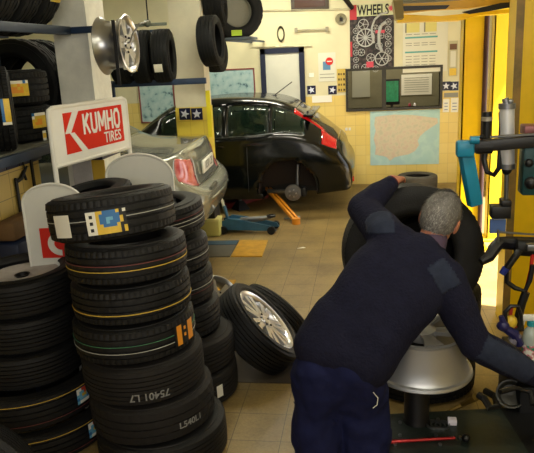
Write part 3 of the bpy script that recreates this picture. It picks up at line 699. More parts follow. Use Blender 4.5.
# tyres at top behind pillar
for px,py,ax,lb,Y in ((189,0,(.9,-.3,0),'round dark tyre edge at the top left of the cream pillar',7.55),(215,-3,(1,.1,0),'dark tyre above the hanging tyre right of the cream pillar',7.3)):
    p=at(px,py,Y); tyre(3,.3,.22,lb,p,ax,0,m=RUB3)
p=at(211,41,6.8); t=tyre(3,.255,.19,'tyre hanging on the right face of the cream pillar',p,(1,-.03,.05),0,m=RUB3,Rb=.165)
p=at(216,54,7.32); tyre(3,.20,.18,'black tyre showing beneath the one hanging on the cream pillar',p,(1,-.1,0),0,m=RUB3)
# shelf with tyre and wheel at top
p=at(236,12,7.6); t=tyre(3,.3,.2,'tyre with yellow green marks facing forward on the small high shelf',(p.x,7.6,p.z),(.45,-1,0),0,m=RUB3,Rb=.17)
v=t.matrix_basis.inverted()@at(248,15,7.4)
mb=MB(); mb.lathe([(.0001,.03),(.06,.04),(.15,.03),(.168,.05)],32); mb.build('hub_cover', mat('hub_grey','7A7A6E',.6), t)
mb=MB(); mb.box(-.26,-.03,.092,-.2,.09,.104); mb.build('green_sticker',STG,t,smooth=0)
p2=at(222,10,7.7); t=tyre(3,.3,.2,'tyre behind left of the forward facing one on the small high shelf',(p2.x,7.85,p.z),(1,-.35,0),0,m=RUB3); 
a=at(208,37,7.6); b=at(253,33,7.6)
o=thing('wall_shelf','small grey blue high shelf right of the cream pillar','shelf',(a.x,7.6,a.z-.02))
mb=MB(); mb.box(0,-.12,-.03,b.x-a.x,.3,0,.004); mb.build('shelf_board',mat('shelf_bluegrey','4E5A66',.5),o)
mb=MB(); mb.tube([(.05,.28,-.03),(.05,.28,-.3)],.012,6); mb.build('bracket',BLUE,o)
for xx in (.12,.3): 
    mb=MB(); mb.box(xx,.25,-.03,xx+.03,2.19,-.005); mb.build('wall_arm',BLUE,o,smooth=0)
# ---- hanging alloy rim
hp=at(116.5,45,3.95)
w=thing('rim','bare silver alloy rim hanging sideways from a hook near the white pier','rim'); place(w,hp,(1,-.0,.03),.2)
alloy_wheel(w,.168,.175,5,ALLOY,mat('bright_alloy','D8D9DC',.3,metal=.85))
mb=MB(); a=at(113,20,3.77); b=at(113,86,3.77); mb.box(a.x-.01,3.765,b.z,a.x+.01,3.77,a.z); tag(mb.build('hanging_strap',BLACK,smooth=0),'black strap hanging down across the silver rim','strap')
hk=thing('hook_rod','thin bent hook rod the silver rim hangs from','hook',hp)
mb=MB(); pts=[at(124,44,3.95),at(130,42,3.95),at(133,34,3.96),at(139,24,4.0),at(148,21,4.4)]; mb.tube([p-hp for p in pts],.006,8); mb.build('rod',STEEL,hk)
mb=MB(); mb.tube([at(148,21,4.4)-hp,Vector((at(148,21,4.4).x,4.4,3.2))-hp],.005,6); mb.build('wire',DARK,hk)

# ---- Kumho sign on its stand with the two rounded boards
A=Vector((-1.62,3.2,0)); B=Vector((-1.475,3.92,0)); d=(B-A); Ls=d.length; dx=d.normalized(); nn=Vector((dx.y,-dx.x,0))
MS=Matrix(((dx.x,0,nn.x*1,A.x),(dx.y,0,nn.y,A.y),(0,1,0,0),(0,0,0,1)))   # local x along, y up, z = outward normal
sg=thing('tyre_display_stand','white display stand with a red KUMHO TIRES sign behind the front stack','sign'); sg.matrix_basis=MS
z0,z1=1.445,1.735
def rrect(x0,y0,x1,y1,r,n=6):
    o=[]
    for cx,cy,a0 in ((x1-r,y1-r,0),(x0+r,y1-r,90),(x0+r,y0+r,180),(x1-r,y0+r,270)):
        for k in range(n+1): a=radians(a0+90*k/n); o.append((cx+r*cos(a),cy+r*sin(a)))
    return o
mb=MB(); mb.prism([(x,y) for x,y in rrect(.0,z0-.005,Ls,z1,.03)],-.008,.008); mb.build('sign_panel',WHITE,sg)
mb=MB(); mb.prism([(.10,z0+.04),(Ls-.06,z0+.04),(Ls-.06,z1-.03),(.10,z1-.03)],.008,.010); mb.build('red_field',mat('sign_orange_red','D42C14',.75,spec=.2),sg,smooth=0)
# white K-like slash mark
mb=MB(); hgt=z1-z0-.07; zb=z0+.04
mb.prism([(.10,zb+hgt*.5),(.15,zb+hgt*.5),(.235,zb+hgt),(.18,zb+hgt)],.010,.012); mb.prism([(.14,zb+hgt*.5),(.18,zb+hgt*.5),(.29,zb),(.235,zb)],.010,.012)
mb.build('white_slash',WHITE,sg,smooth=0)
LET={'K':(.62,[[(0,0),(0,1)],[(.04,.42),(.58,1)],[(.2,.58),(.64,0)]]),'U':(.6,[[(0,1),(0,.22),(.14,.03),(.46,.03),(.6,.22),(.6,1)]]),'M':(.82,[[(0,0),(0,1)],[(.04,1),(.41,.25)],[(.41,.25),(.78,1)],[(.82,1),(.82,0)]]),
 'H':(.6,[[(0,0),(0,1)],[(.6,0),(.6,1)],[(0,.5),(.6,.5)]]),'O':(.64,[[(0,.25),(0,.75),(.16,.97),(.48,.97),(.64,.75),(.64,.25),(.48,.03),(.16,.03),(0,.25)]])}
mb=MB(); cx_=.275; hL=.105; wL=.078; th_=.021; zq=0
for chh_ in 'KUMHO':
    wd_,st_=LET[chh_]
    for s_ in st_:
        for (xa,ya),(xb,yb) in zip(s_,s_[1:]):
            A2=Vector((cx_+xa*wL,z0+.132+ya*hL)); B2=Vector((cx_+xb*wL,z0+.132+yb*hL)); d2=(B2-A2); d2.normalize(); n2=Vector((-d2.y,d2.x))*th_/2*(.8 if abs(d2.x)<.5 else 1); e2=d2*.004; zq=(zq+1)%5
            mb.prism([tuple(A2-e2+n2),tuple(A2-e2-n2),tuple(B2+e2-n2),tuple(B2+e2+n2)],.0102,.0115+zq*.0001)
    cx_+=wd_*wL+.026
mb.build('sign_lettering',WHITE,sg,smooth=0)
for tx,sz,x,y,sx in (('TIRES',.088,.55,z0+.082,.85),):
    text_obj('sign_text',tx,sz,WHITE,sg,Matrix.Translation((x,y,.0115)),.001,.0018 if sz>.1 else .0006,sx)
for nm,pts in (('stand_tube',[(-.005,.02,0),(-.005,z1-.03,0),(.0,z1-.008,0),(.03,z1+.004,0),(Ls-.03,z1+.004,0),(Ls,z1-.008,0),(Ls+.005,z1-.03,0),(Ls+.005,.02,0)]),('cross_bar',[(0,z0-.01,0),(Ls,z0-.01,0)])):
    mb=MB(); mb.tube(pts,.013,10); mb.build(nm,WHITE,sg)
# rounded boards: side panels of the stand
def board(c, w, h, n_, label):
    n_=Vector(n_).normalized(); x=Vector((-n_.y,n_.x,0)).normalized(); x=x if x.dot(rt)>0 else -x
    M=Matrix(((x.x,0,n_.x,c.x),(x.y,0,n_.y,c.y),(0,1,0,c.z),(0,0,0,1)))
    o=thing('rounded_board',label,'board'); o.matrix_basis=M
    def out(w,h,g=0):
        r=w/2-.0; P=[(-w/2+g,-h),(w/2-g,-h)]
        for k in range(25):
            a=PI*k/24; P.append(((w/2-g)*cos(a), -w*.32+ (w*.32-g)*sin(a)))
        return P
    mb=MB(); mb.prism(out(w,h),-.012,.0); q=mb.build('board_panel',mat('board_white','D9DAD2',.45,var=.06),o,smooth=30)
    P=out(w,h)[2:]; mb=MB(); mb.tube([(x_,y_,.0) for x_,y_ in [(w/2,-h)]+P+[(-w/2,-h)]],.007,8); mb.build('board_edge',WHITE,o)
    return o
ctop=at(50,184,3.12); b1=board(ctop,.32,.7*ctop.z,(.12,-1,.0),'white round topped board with red and white mark, behind the left tyre stack')
mb=MB(); mb.box(-.09,-.40,.0,.16,-.235,.003); mb.build('red_patch',RED,b1,smooth=0)
mb=MB(); mb.lathe([(.035,.003),(.035,.006),(.066,.006),(.066,.003)],32,Matrix.Translation((.02,-.322,0))@Matrix.Diagonal((1.1,1,1,1)),closed=True,a0=-PI*.30,a1=PI*1.5); mb.build('white_ring',WHITE,b1)
ctop=at(137,154,3.72); b2=board(ctop,.42,ctop.z*.9,(.0,-1,.0),'plain white round topped board beyond the tilted top tyre')
# dark tyre top peeking between (seen behind the top tyre)
tyre(3,.22,.18,'dark tyre edge peeking above the tilted top tyre behind the front stack',(-1.50,3.38,1.20),(-.1,-.1,1),0,m=RUB3)
st=thing('display_pedestal','white pedestal carrying the peeking dark tyre behind the front stack','pedestal',(-1.50,3.38,0))
mb=MB(); mb.box(-.12,-.12,0,.12,.12,1.09,.01); mb.build('pedestal_body',WHITE,st)
# white paper behind sign
q=at(82,168,3.98); mb=MB(); mb.box(q.x-.07,3.99,q.z-.22,q.x+.06,4.0,q.z+.12); tag(mb.build('hanging_bag',mat('bag_grey','B2B0B4',.6,var=.2,vs=14),smooth=0),'greyish white plastic sheet hanging below the sign','bag')
# ------------------------------------------------------------------ cars
def cr(p0,p1,p2,p3,t):
    return .5*((2*p1)+(-p0+p2)*t+(2*p0-5*p1+4*p2-p3)*t*t+(-p0+3*p1-3*p2+p3)*t*t*t)
def up1(seq, n):
    out=[]; L=len(seq)
    for i in range(L-1):
        a=seq[max(i-1,0)]; b=seq[i]; c=seq[i+1]; d=seq[min(i+2,L-1)]
        for k in range(n): out.append((cr(a,b,c,d,k/n), i+k/n))
    out.append((seq[-1],L-1)); return out
def car_shell(st, regions, arches, root, body_m, nu=8, nv=6):
    """st: stations front->rear, each a list of (x,y,z) from bottom centre to top centre, y>=0 (one half).  regions: (name, mat, u0,u1,v0,v1, both, off)"""
    cols=[]; nL=len(st[0])
    lines=[up1([Vector(s[j]) for s in st],nu) for j in range(nL)]
    NU=len(lines[0]); grid=[]; us=[lines[0][i][1] for i in range(NU)]
    for i in range(NU):
        c=up1([lines[j][i][0] for j in range(nL)],nv); grid.append([p for p,_ in c]); vs=[v for _,v in c]
    NV=len(vs)
    for g in grid:
        for p in g: p.y=max(p.y,0)
    body=MB(); parts={}
    for side in (-1,1):
        V=[[body.bm.verts.new((p.x,p.y*side,p.z)) for p in g] for g in grid]
        for i in range(NU-1):
            for j in range(NV-1):
                um=(us[i]+us[i+1])/2; vm=(vs[j]+vs[j+1])/2
                c=(grid[i][j]+grid[i+1][j+1])/2
                if any((c.x-ax)**2+(c.z-az)**2<ar*ar and vm<3.6 for ax,az,ar in arches): continue
                hit=None
                for k,r in enumerate(regions):
                    if r[2]<=um<=r[3] and r[4]<=vm<=r[5] and (len(r)<7 or r[6](c)): hit=k; break
                q=[(i,j),(i+1,j),(i+1,j+1),(i,j+1)]
                if hit is None or True:
                    tgt=body.bm; 
                    if hit is None: tgt.faces.new([V[a][b] for a,b in q])
                    else:
                        key=(hit,side) if regions[hit][4]<5.95 else (hit,0)
                        parts.setdefault(key,[]).append([Vector((grid[a][b].x,grid[a][b].y*side,grid[a][b].z)) for a,b in q])
    bmesh.ops.remove_doubles(body.bm, verts=body.bm.verts, dist=.0008)
    b=body.build('body',body_m,root,smooth=50)
    so=b.modifiers.new('s','SOLIDIFY'); so.thickness=.012; so.offset=-1
    for (k,side),qs in parts.items():
        mb=MB()
        for q in qs:
            try: mb.bm.faces.new([mb.bm.verts.new(p) for p in q])
            except Exception: pass
        bmesh.ops.remove_doubles(mb.bm, verts=mb.bm.verts, dist=.0008)
        o=mb.build(regions[k][0],regions[k][1],root,smooth=50); so=o.modifiers.new('s','SOLIDIFY'); so.thickness=.012; so.offset=-1
    return b
def wheel_small(root,x,y,z,side,R=.31,m=None):
    mb=MB(); mb.lathe([(.2,-.09),(.22,-.1),(.29,-.1),(R-.005,-.085),(R,-.07),(R,.07),(R-.005,.085),(.29,.1),(.22,.1),(.2,.09)],48,closed=True)
    M=Matrix.Translation((x,y,z))@Matrix.Rotation(-side*PI/2,4,'X'); bmesh.ops.transform(mb.bm,matrix=M,verts=mb.bm.verts)
    t=mb.build('wheel_tyre',RUB,root)
    mb=MB(); mb.lathe([(.0001,.06),(.05,.07),(.19,.04),(.2,.08),(.205,.09)],32); 
    bmesh.ops.transform(mb.bm,matrix=M,verts=mb.bm.verts); mb.build('wheel_disc',ALLOY,t)
CARB=mat('car_black','060908',.2,coat=.25,spec=.3); GLASS=mat('car_glass','1A2A20',.05,spec=.6,alpha=.6); LAMP=mat('lamp_red','C01018',.15,coat=.6)
# --- dark hatchback. origin on floor below the rear end, x negative forwards
def S(*a): return list(a)
hb=thing('dark_hatchback','dark green black hatchback parked by the back wall with its rear wheel removed','car',(-.21,8.78,.0))
w=.88
def stn(x,zb,zs,zm,zbelt,ztop,yb=.83,yr=.6,ys=.84,ym=.875,dx=(0,0,0,0,0,0,0,0)):
    return [(x+dx[0],0,zb),(x+dx[1],ys*.85,zb),(x+dx[2],ys,zs),(x+dx[3],ym,zm),(x+dx[4],ym*.985,(zm+zbelt)/2+.03),(x+dx[5],yb,zbelt),(x+dx[6],yr,ztop-.05),(x+dx[7],yr*.55,ztop-.005),(x+dx[7],0,ztop)]
st=[
 [(-4.22,0,.3),(-4.22,.2,.3),(-4.22,.3,.35),(-4.22,.35,.45),(-4.22,.35,.5),(-4.22,.3,.55),(-4.22,.2,.6),(-4.22,.1,.62),(-4.22,0,.62)],
 stn(-4.1,.18,.26,.45,.60,.68,yb=.6,yr=.5,ys=.65,ym=.7),
 stn(-3.8,.18,.26,.5,.74,.80,yb=.74,yr=.6,ys=.78,ym=.83),
 stn(-3.2,.18,.26,.55,.88,.94,yb=.80,yr=.62),
 stn(-2.85,.18,.26,.58,.92,1.02,yb=.82,yr=.64),
 stn(-2.3,.18,.26,.58,.95,1.36,yb=.83,yr=.60),
 stn(-1.8,.18,.26,.58,.96,1.45,yb=.83,yr=.60),
 stn(-1.2,.18,.26,.58,.99,1.45,yb=.83,yr=.60),
 stn(-.8,.19,.28,.60,1.02,1.385,yb=.82,yr=.585),
 stn(-.48,.22,.32,.62,.97,1.20,yb=.80,yr=.57,dx=(0,0,0,0,.0,.02,0,0)),
 stn(-.22,.25,.35,.60,.86,1.00,yb=.76,yr=.57,ys=.80,ym=.84,dx=(0,.04,.06,.05,0,.0,0,0)),
 [(-.06,0,.27),(-.02,.66,.27),(.0,.74,.36),(.0,.77,.58),(-.07,.76,.72),(-.10,.70,.80),(-.10,.56,.86),(-.09,.3,.87),(-.09,0,.87)],
 [(.0,0,.30),(.02,.5,.30),(.05,.52,.38),(.05,.52,.56),(-.02,.52,.66),(-.04,.50,.74),(-.05,.42,.80),(-.05,.24,.82),(-.05,0,.82)],
 [(.0,0,.33),(.02,.0,.33),(.055,.0,.4),(.055,.0,.56),(.0,.0,.64),(-.02,.0,.70),(-.04,.0,.76),(-.04,0,.78),(-.04,0,.79)]]
def side_glass(c): return True
car_shell(st,[
 ('side_window',GLASS,4.9,6.35,5.08,5.88),('side_window',GLASS,6.5,7.55,5.08,5.88),('quarter_window',GLASS,7.65,8.75,5.08,5.85),
 ('windscreen',GLASS,4.05,5.0,6.0,8.0),('rear_window',mat('rear_glass','2C2C22',.1,spec=.6),8.35,10.6,6.12,8.0),
 ('tail_lamp_strip',LAMP,8.4,9.6,5.85,6.10),('tail_lamp',LAMP,9.55,10.5,4.7,5.95)],
 [(-.76,.34,.36),(-3.4,.34,.36)],hb,CARB)
ypl=-.80
for ax in (-.76,-3.4):
    mb=MB(); mb.lathe([(.365,.0),(.372,.0),(.372,.36),(.0001,.36),(.0001,.35),(.365,.35)],40,Matrix.Translation((ax,-.865,.34))@Matrix.Rotation(-PI/2,4,'X')); bmesh.ops.delete(mb.bm,geom=[v for v in mb.bm.verts if v.co.z<.27],context='VERTS'); mb.build('wheel_arch',mat('arch_brown','2E2420',.8),hb)
mb=MB(); mb.box(-4.0,-.7,.2,-1.15,.7,.34); mb.box(-1.15,-.45,.22,-.2,.7,.36); mb.build('underbody',DARK,hb,smooth=0)
for x_,y_ in ((-2.5,-.4),(-2.5,.4),(-1.5,-.4),(-1.5,.4)):
    mb=MB(); mb.box(x_-.1,y_-.25,.4,x_+.1,y_+.25,1.0,.04); mb.box(x_-.06,y_-.12,1.02,x_+.04,y_+.12,1.2,.03); mb.build('car_seat',mat('seat_cloth','1C1C1A',.9),hb)
mb=MB(); mb.lathe([(.362,-.012),(.385,-.012),(.385,.012),(.362,.012)],60,Matrix.Translation((-.76,-.855,.34))@Matrix.Rotation(PI/2,4,'X'),closed=True,a0=0,a1=PI); mb.build('arch_lip',CARB,hb)
for yy,s in ((-.76,-1),(.76,1)): wheel_small(hb,-3.4,yy,.315,s)
# bare brake hub
ht=MB(); M=Matrix.Translation((-.70,-.80,.27))@Matrix.Scale(.85,4)@Matrix.Rotation(PI/2,4,'X')
ht.lathe([(.0001,.06),(.03,.06),(.035,.05),(.07,.045),(.075,.02),(.12,.018),(.125,-.0),(.12,-.02),(.0001,-.02)],36,M); hub=ht.build('brake_hub',STEEL,hb)
for k in range(5):
    a=2*PI*k/5; mb=MB(); mb.cyl(M@Vector((.052*cos(a),.052*sin(a),.04)),M@Vector((.052*cos(a),.052*sin(a),.085)),.009,8); mb.build('wheel_stud',ALLOY,hub)
mb=MB(); mb.tube([(-.70,-.75,.27),(-1.05,-.6,.25)],.03,10); mb.tube([(-.66,-.70,.27),(-.64,-.66,.6)],.02,10); mb.build('suspension_arm',STEEL,hb)
mb=MB(); mb.box(-.60,-.84,.22,-.53,-.74,.34,.02); mb.build('brake_caliper',DARK,hb)
# trim lines, handle, antenna, mirror, plate, reflectors
mb=MB(); mb.box(-1.72,-.885,.86,-1.54,-.855,.885,.01); mb.box(-2.72,-.885,.84,-2.56,-.855,.865,.01); mb.build('door_handle',CARB,hb)
for x0 in (-1.25,-2.12):
    mb=MB(); mb.tube([(x0,-.872,.30),(x0,-.881,.58),(x0-.0,-.868,.80),(x0,-.838,.97)],.004,6); mb.build('door_gap',BLACK,hb)
mb=MB(); mb.tube([(-1.0,0,1.43),(-.75,.0,1.60)],.006,6); mb.ball((-1.0,0,1.43),(.04,.02,.015),10); mb.build('antenna',BLACK,hb)
mb=MB(); mb.ball((-2.58,-.97,1.02),(.05,.09,.07),14); mb.tube([(-2.6,-.83,.98),(-2.6,-.92,1.0)],.018,8); mb.build('side_mirror',CARB,hb)
mb=MB(); mb.box(.02,-.60,.36,.06,-.46,.42,.008); mb.build('rear_reflector',LAMP,hb)
mb=MB(); mb.box(-.55,-.75,1.20,-.42,.55,1.235,.012); mb.build('spoiler',CARB,hb)
mb=MB(); mb.tube([(-2.7,-.845,.985),(-2.0,-.842,.975),(-1.2,-.842,1.0),(-.8,-.83,1.035)],.006,6); mb.build('belt_trim',mat('trim_dark','1C201E',.3),hb)

# --- silver sedan, tail towards the aisle
SIL=mat('car_silver','8A8C82',.27,metal=.55,coat=.7,var=.06,vs=2)
sv=thing('silver_sedan','silver saloon car showing its tail lamp and number plate beside the cream pillar','car',(-1.515,5.98,.24),(0,0,.06))
st2=[
 [(-4.3,0,.3),(-4.3,.2,.3),(-4.3,.3,.35),(-4.3,.35,.45),(-4.3,.35,.5),(-4.3,.3,.55),(-4.3,.2,.6),(-4.3,.1,.62),(-4.3,0,.62)],
 stn(-4.15,.18,.26,.45,.60,.66,yb=.6,yr=.5,ys=.65,ym=.7),
 stn(-3.6,.18,.26,.5,.78,.84,yb=.76,yr=.6),
 stn(-3.0,.18,.26,.55,.86,.94,yb=.80,yr=.62),
 stn(-2.5,.18,.26,.55,.88,1.22,yb=.82,yr=.60),
 stn(-2.0,.18,.26,.55,.90,1.38,yb=.82,yr=.56),
 stn(-1.45,.18,.26,.56,.92,1.36,yb=.82,yr=.55),
 stn(-1.0,.18,.26,.57,.93,1.19,yb=.80,yr=.58),
 stn(-.62,.19,.27,.58,.93,1.00,yb=.79,yr=.64),
 stn(-.25,.26,.34,.62,.91,.975,yb=.77,yr=.66,ys=.82,ym=.855),
 [(-.04,0,.30),(-.0,.70,.30),(.02,.76,.36),(.02,.79,.58),(-.10,.77,.75),(-.12,.73,.88),(-.11,.64,.945),(-.10,.3,.965),(-.10,0,.97)],
 [(.02,0,.31),(.05,.58,.31),(.09,.62,.38),(.11,.62,.56),(-.00,.62,.68),(-.04,.61,.85),(-.07,.56,.925),(-.065,.3,.945),(-.06,0,.95)],
 [(.04,0,.32),(.08,.3,.32),(.12,.33,.39),(.14,.33,.55),(.03,.33,.64),(.0,.33,.82),(-.04,.31,.91),(-.04,.2,.93),(-.04,0,.93)],
 [(.04,0,.33),(.08,.0,.33),(.125,.0,.40),(.145,.0,.54),(.04,.0,.63),(.01,.0,.80),(-.03,.0,.89),(-.03,0,.91),(-.03,0,.915)]]
car_shell(st2,[
 ('side_window',GLASS,3.6,5.0,5.08,5.85),('side_window',GLASS,5.1,6.6,5.08,5.85),
 ('windscreen',GLASS,3.1,4.4,6.0,8.0),('rear_window',mat('green_glass','16281C',.06,spec=.7),6.2,7.8,6.0,8.0),
 ('tail_lamp',mat('lamp_redclear','B02A2C',.12,coat=.8,var=.4,vs=14,h2='CC7A74'),10.0,11.55,3.8,5.35)],
 [(-.98,.32,.35),(-3.5,.32,.35)],sv,SIL)
for ax in (-.98,-3.5):
    for yy,s in ((-.76,-1),(.76,1)): wheel_small(sv,ax,yy,.18,s)
mb=MB(); mb.box(-4.0,-.7,.2,-.25,.7,.34); mb.build('underbody',DARK,sv,smooth=0)
mb=MB(); mb.box(.022,-.28,.70,.04,.24,.82,.004,M=Matrix.Translation((0,0,0))); npl=mb.build('number_plate',mat('plate_white','F0F0E4',.3,emit=0),sv)
MZ=Matrix.Translation((.042,-.02,.76))@Matrix(((0,0,1,0),(1,0,0,0),(0,1,0,0),(0,0,0,1)))
text_obj('plate_text','1830 CB',.11,mat('plate_ink','6A6A60',.5),npl,MZ,.0005,.0,1.0)
mb=MB(); mb.box(.10,-.40,.545,.128,-.12,.60,.006); mb.build('bumper_vent',mat('vent_dark','4A4C44',.5),sv)
mb=MB(); mb.tube([(.02,-.79,.50),(.07,-.70,.505),(.145,-.4,.51),(.165,0,.51),(.145,.4,.51),(.07,.70,.505)],.012,8); mb.build('bumper_strip',SIL,sv)
mb=MB(); mb.tube([(-.12,-.74,.60),(.04,-.55,.645),(.06,0,.64),(.04,.55,.645)],.004,6); mb.build('lid_gap',BLACK,sv)
mb=MB(); mb.tube([(-.60,-.70,.975),(-.2,-.68,.95),(-.06,-.56,.93)],.003,6); mb.build('lid_edge',BLACK,sv)
# supports holding the two lifted cars
def axle_stand(loc,h,m,label):
    o=thing('axle_stand',label,'stand',loc)
    mb=MB(); mb.lathe([(.12,0),(.13,0),(.045,h*.7),(.04,h*.7)],4,closed=True); mb.build('stand_base',m,o)
    mb=MB(); mb.cyl((0,0,h*.5),(0,0,h-.02),.022); mb.box(-.05,-.03,h-.02,.05,.03,h,.005); mb.build('stand_post',STEEL,o)
axle_stand((-2.0,5.5,0),.41,DARK,'dark axle stand under the near side of the silver saloon')
axle_stand((-2.0,6.5,0),.41,DARK,'dark axle stand under the far side of the silver saloon')
axle_stand((-1.65,8.25,0),.17,DARK,'small dark axle stand beneath the sill of the dark hatchback')
# orange jack beam
a=at(268,193,8.35); b=atZ(296,219,.06); o=thing('orange_lift_arm','long orange steel arm reaching from under the dark hatchback to the floor','lift arm',(b.x,b.y,0))
A_=Vector((a.x-b.x,a.y-b.y,.26)); B_=Vector((0,0,.05)); d=(B_-A_); 
for s in (-.035,.035):
    q=d.to_track_quat('X','Z').to_matrix().to_4x4(); mb=MB(); mb.box(0,s*.7-.014,-.02,d.length,s*.7+.014,.02,.004); bmesh.ops.transform(mb.bm,matrix=Matrix.Translation(A_)@q,verts=mb.bm.verts); mb.build('arm_bar',ORNG,o)
mb=MB(); mb.cyl((0,0,0),(0,0,.07),.05); mb.build('arm_pad',ORNG,o)
# red thing under car
a=atZ(252,205,0); mb=MB(); mb.box(-.4,-.06,0,.4,.06,.07,.01,M=Matrix.Translation((a.x-.1,a.y+.15,0))@Matrix.Rotation(1.0,4,'Z')); tag(mb.build('red_floor_bar',mat('dull_red','7A1E1C',.5,var=.3)),'dull red bar lying on the floor beneath the dark hatchback','bar')
# trolley jack
p=atZ(250,231,0); tj=thing('trolley_jack','blue trolley jack on the floor with a pale raised handle','jack',(p.x,p.y,0),(0,0,-.06))
TB=mat('jack_blue','35627E',.4,var=.3,vs=9)
mb=MB()
for s in (-.11,.08): mb.prism([(-.33,.04),(-.33,.13),(-.22,.17),(-.05,.15),(.3,.08),(.33,.03)],s,s+.025,Matrix.Rotation(PI/2,4,'X')@Matrix.Identity(4))
mb.box(-.3,-.1,.05,-.05,.1,.13,.01); mb.build('jack_frame',TB,tj)
mb=MB(); mb.tube([(-.1,0,.13),(.15,0,.15),(.26,0,.17)],[.035,.03,.02],10); mb.build('lift_arm',STEEL,tj)
mb=MB(); mb.lathe([(.0001,.0),(.05,.0),(.055,.02),(.03,.025)],20,Matrix.Translation((.26,0,.17))); mb.build('saddle',DARK,tj)
for x,y in ((-.28,.14),(-.28,-.14),(.28,.13),(.28,-.13)): mb=MB(); mb.cyl((x,y-.02,.045),(x,y+.02,.045),.045); mb.build('wheel',DARK,tj)
h=at(219,193,p.y); mb=MB(); mb.tube([(-.25,0,.12),(-.29,0,.3)],.02,8); mb.build('handle_socket',TB,tj); mb=MB(); mb.tube([(-.29,0,.27),(h.x-p.x,0,h.z)],.016,8); mb.build('handle',mat('handle_pale','D8D4B8',.4),tj)
p=atZ(293,220,0); mb=MB(); mb.tube([(p.x-.11,p.y,.02),(p.x-.03,p.y,.02)],.008,8); mb.tube([(p.x-.03,p.y,.026),(p.x+.04,p.y,.026),(p.x+.09,p.y,.026)],[.022,.026,.022],12); tag(mb.build('air_coupling',STEEL),'small silver air tool lying on the floor by the orange arm','tool')
p=atZ(301,248,0); mb=MB(); mb.prism([(p.x-.04,p.y-.02),(p.x+.05,p.y),(p.x+.02,p.y+.03)],0,.003); tag(mb.build('paper_scrap',PAPER,smooth=0),'tiny pale paper scrap on the open tiled floor','scrap')
# tyre lying near the back wall
p=atZ(416,185,0); o=tyre(3,.285,.2,'grey lying tyre on the floor by the back wall under the map',(p.x,BY-.36,.10),(0,0,1),0,m=mat('grey_rubber','4E4A40',.8,var=.2))

# ------------------------------------------------------------------ yellow lift columns and beams
def column(label,x0,x1,y0,y1,z1,m,extras=True,name='lift_column',bp=.06):
    o=thing(name,label,'column',((x0+x1)/2,(y0+y1)/2,0)); w=(x1-x0)/2; d=(y1-y0)/2
    mb=MB(); t=.012
    mb.box(-w,-d,0.02,w,-d+t,z1); mb.box(-w,-d,0.02,-w+t,d,z1); mb.box(w-t,-d,0.02,w,d,z1); mb.box(-w,d-t,.02,w,d,z1)
    mb.build('column_body',m,o,smooth=0)
    mb=MB(); mb.box(-w-bp,-d-bp,0,w+bp,d+bp,.02,.004); mb.build('base_plate',m,o)
    return o
cA=column('yellow lift column with shaded face, leftmost of the columns',at(462,100,6.4).x,at(486,100,6.4).x,6.4,6.62,2.24,YEL)
mb=MB(); mb.box(.075,-.125,.1,.10,-.11,2.2); mb.build('guide_rail',mat('rail_olive','8A6A10',.5),cA,smooth=0)
cB=column('bright lemon lift column between the brown pole and the nearest column',at(492,100,6.7).x,at(514,100,6.7).x,6.7,6.85,2.3,YEL2)
cC=column('nearest wide yellow lift column at the right edge of the photo',.955,1.44,4.45,4.75,3.1,YEL,bp=.004)
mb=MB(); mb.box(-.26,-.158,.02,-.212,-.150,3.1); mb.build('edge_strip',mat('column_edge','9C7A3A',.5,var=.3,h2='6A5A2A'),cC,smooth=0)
a=at(487.5,12,6.3); b=at(487.5,240,6.3); mb=MB(); mb.tube([(a.x,6.3,0.01),(a.x,6.3,a.z)],.023,12); tag(mb.build('brown_pole',mat('rust_pole','4E3230',.6,var=.3)),'thin dark brown pole between the two far yellow columns','pole')
# overhead beams
def slab(name,pts,Y,d,m,root):
    P=[at(x,y,Y) for x,y in pts]; mb=MB(); mb.prism([(p.x,-p.z) for p in P],0,d,Matrix.Translation((0,Y,0))@Matrix.Rotation(-PI/2,4,'X')); return mb.build(name,m,root,smooth=0)
ob=thing('lift_cross_beam','yellow overhead lift beam with black slots at the top right','beam')
slab('beam_lower',[(395,14),(440,16),(460,14),(511,9),(511,13),(480,15),(462,20),(398,22)],6.0,.25,YEL,ob)
slab('beam_upper',[(397,4),(440,2),(512,-4),(512,2),(470,8),(430,10),(397,14)],5.7,.12,mat('beam_yellow','D8A818',.4,var=.2),ob)
slab('beam_slot',[(403,6),(450,5),(446,9),(404,11)],5.69,.02,BLACK,ob)
slab('beam_slot',[(462,12),(500,3),(512,2),(512,7),(490,11),(470,14)],5.68,.03,DARK,ob)
slab('end_bracket',[(393,0),(403,0),(404,18),(396,19)],5.65,.3,mat('bracket_olive','7A6A2A',.5),ob)
slab('top_tube',[(396,-14),(512,-20),(512,-5),(440,1),(398,3)],6.3,.2,mat('beam_grey','6A6A5A',.5,var=.3),ob)
bb=thing('roof_truss','black diagonal roof strut at the top of the back wall','strut'); 
a=at(340,-8,BY-.3); b=at(352,8,BY-.05); mb=MB(); mb.tube([a,b],.035,6); mb.build('strut_bar',BLACK,bb)

# ------------------------------------------------------------------ tyre changer on the right
def P(x,y,Y): return at(x,y,Y)
tc=thing('tyre_changer','dark tyre changing machine with teal and black arms at the right edge','machine',(.95,3.15,0)); O=Vector((.95,3.15,0))
def tadd(name,mb,m,par=tc):
    bmesh.ops.transform(mb.bm,matrix=Matrix.Translation(-O),verts=mb.bm.verts); return mb.build(name,m,par)
def bar(name,p,q,w,h,m,par=tc,bev=.006):
    d=q-p; R_=d.to_track_quat('X','Z').to_matrix().to_4x4(); mb=MB(); mb.box(0,-w/2,-h/2,d.length,w/2,h/2,bev)
    bmesh.ops.transform(mb.bm,matrix=Matrix.Translation(p)@R_,verts=mb.bm.verts); return tadd(name,mb,m,par)
TG=mat('machine_teal','14484A',.45,metal=.2,var=.3)
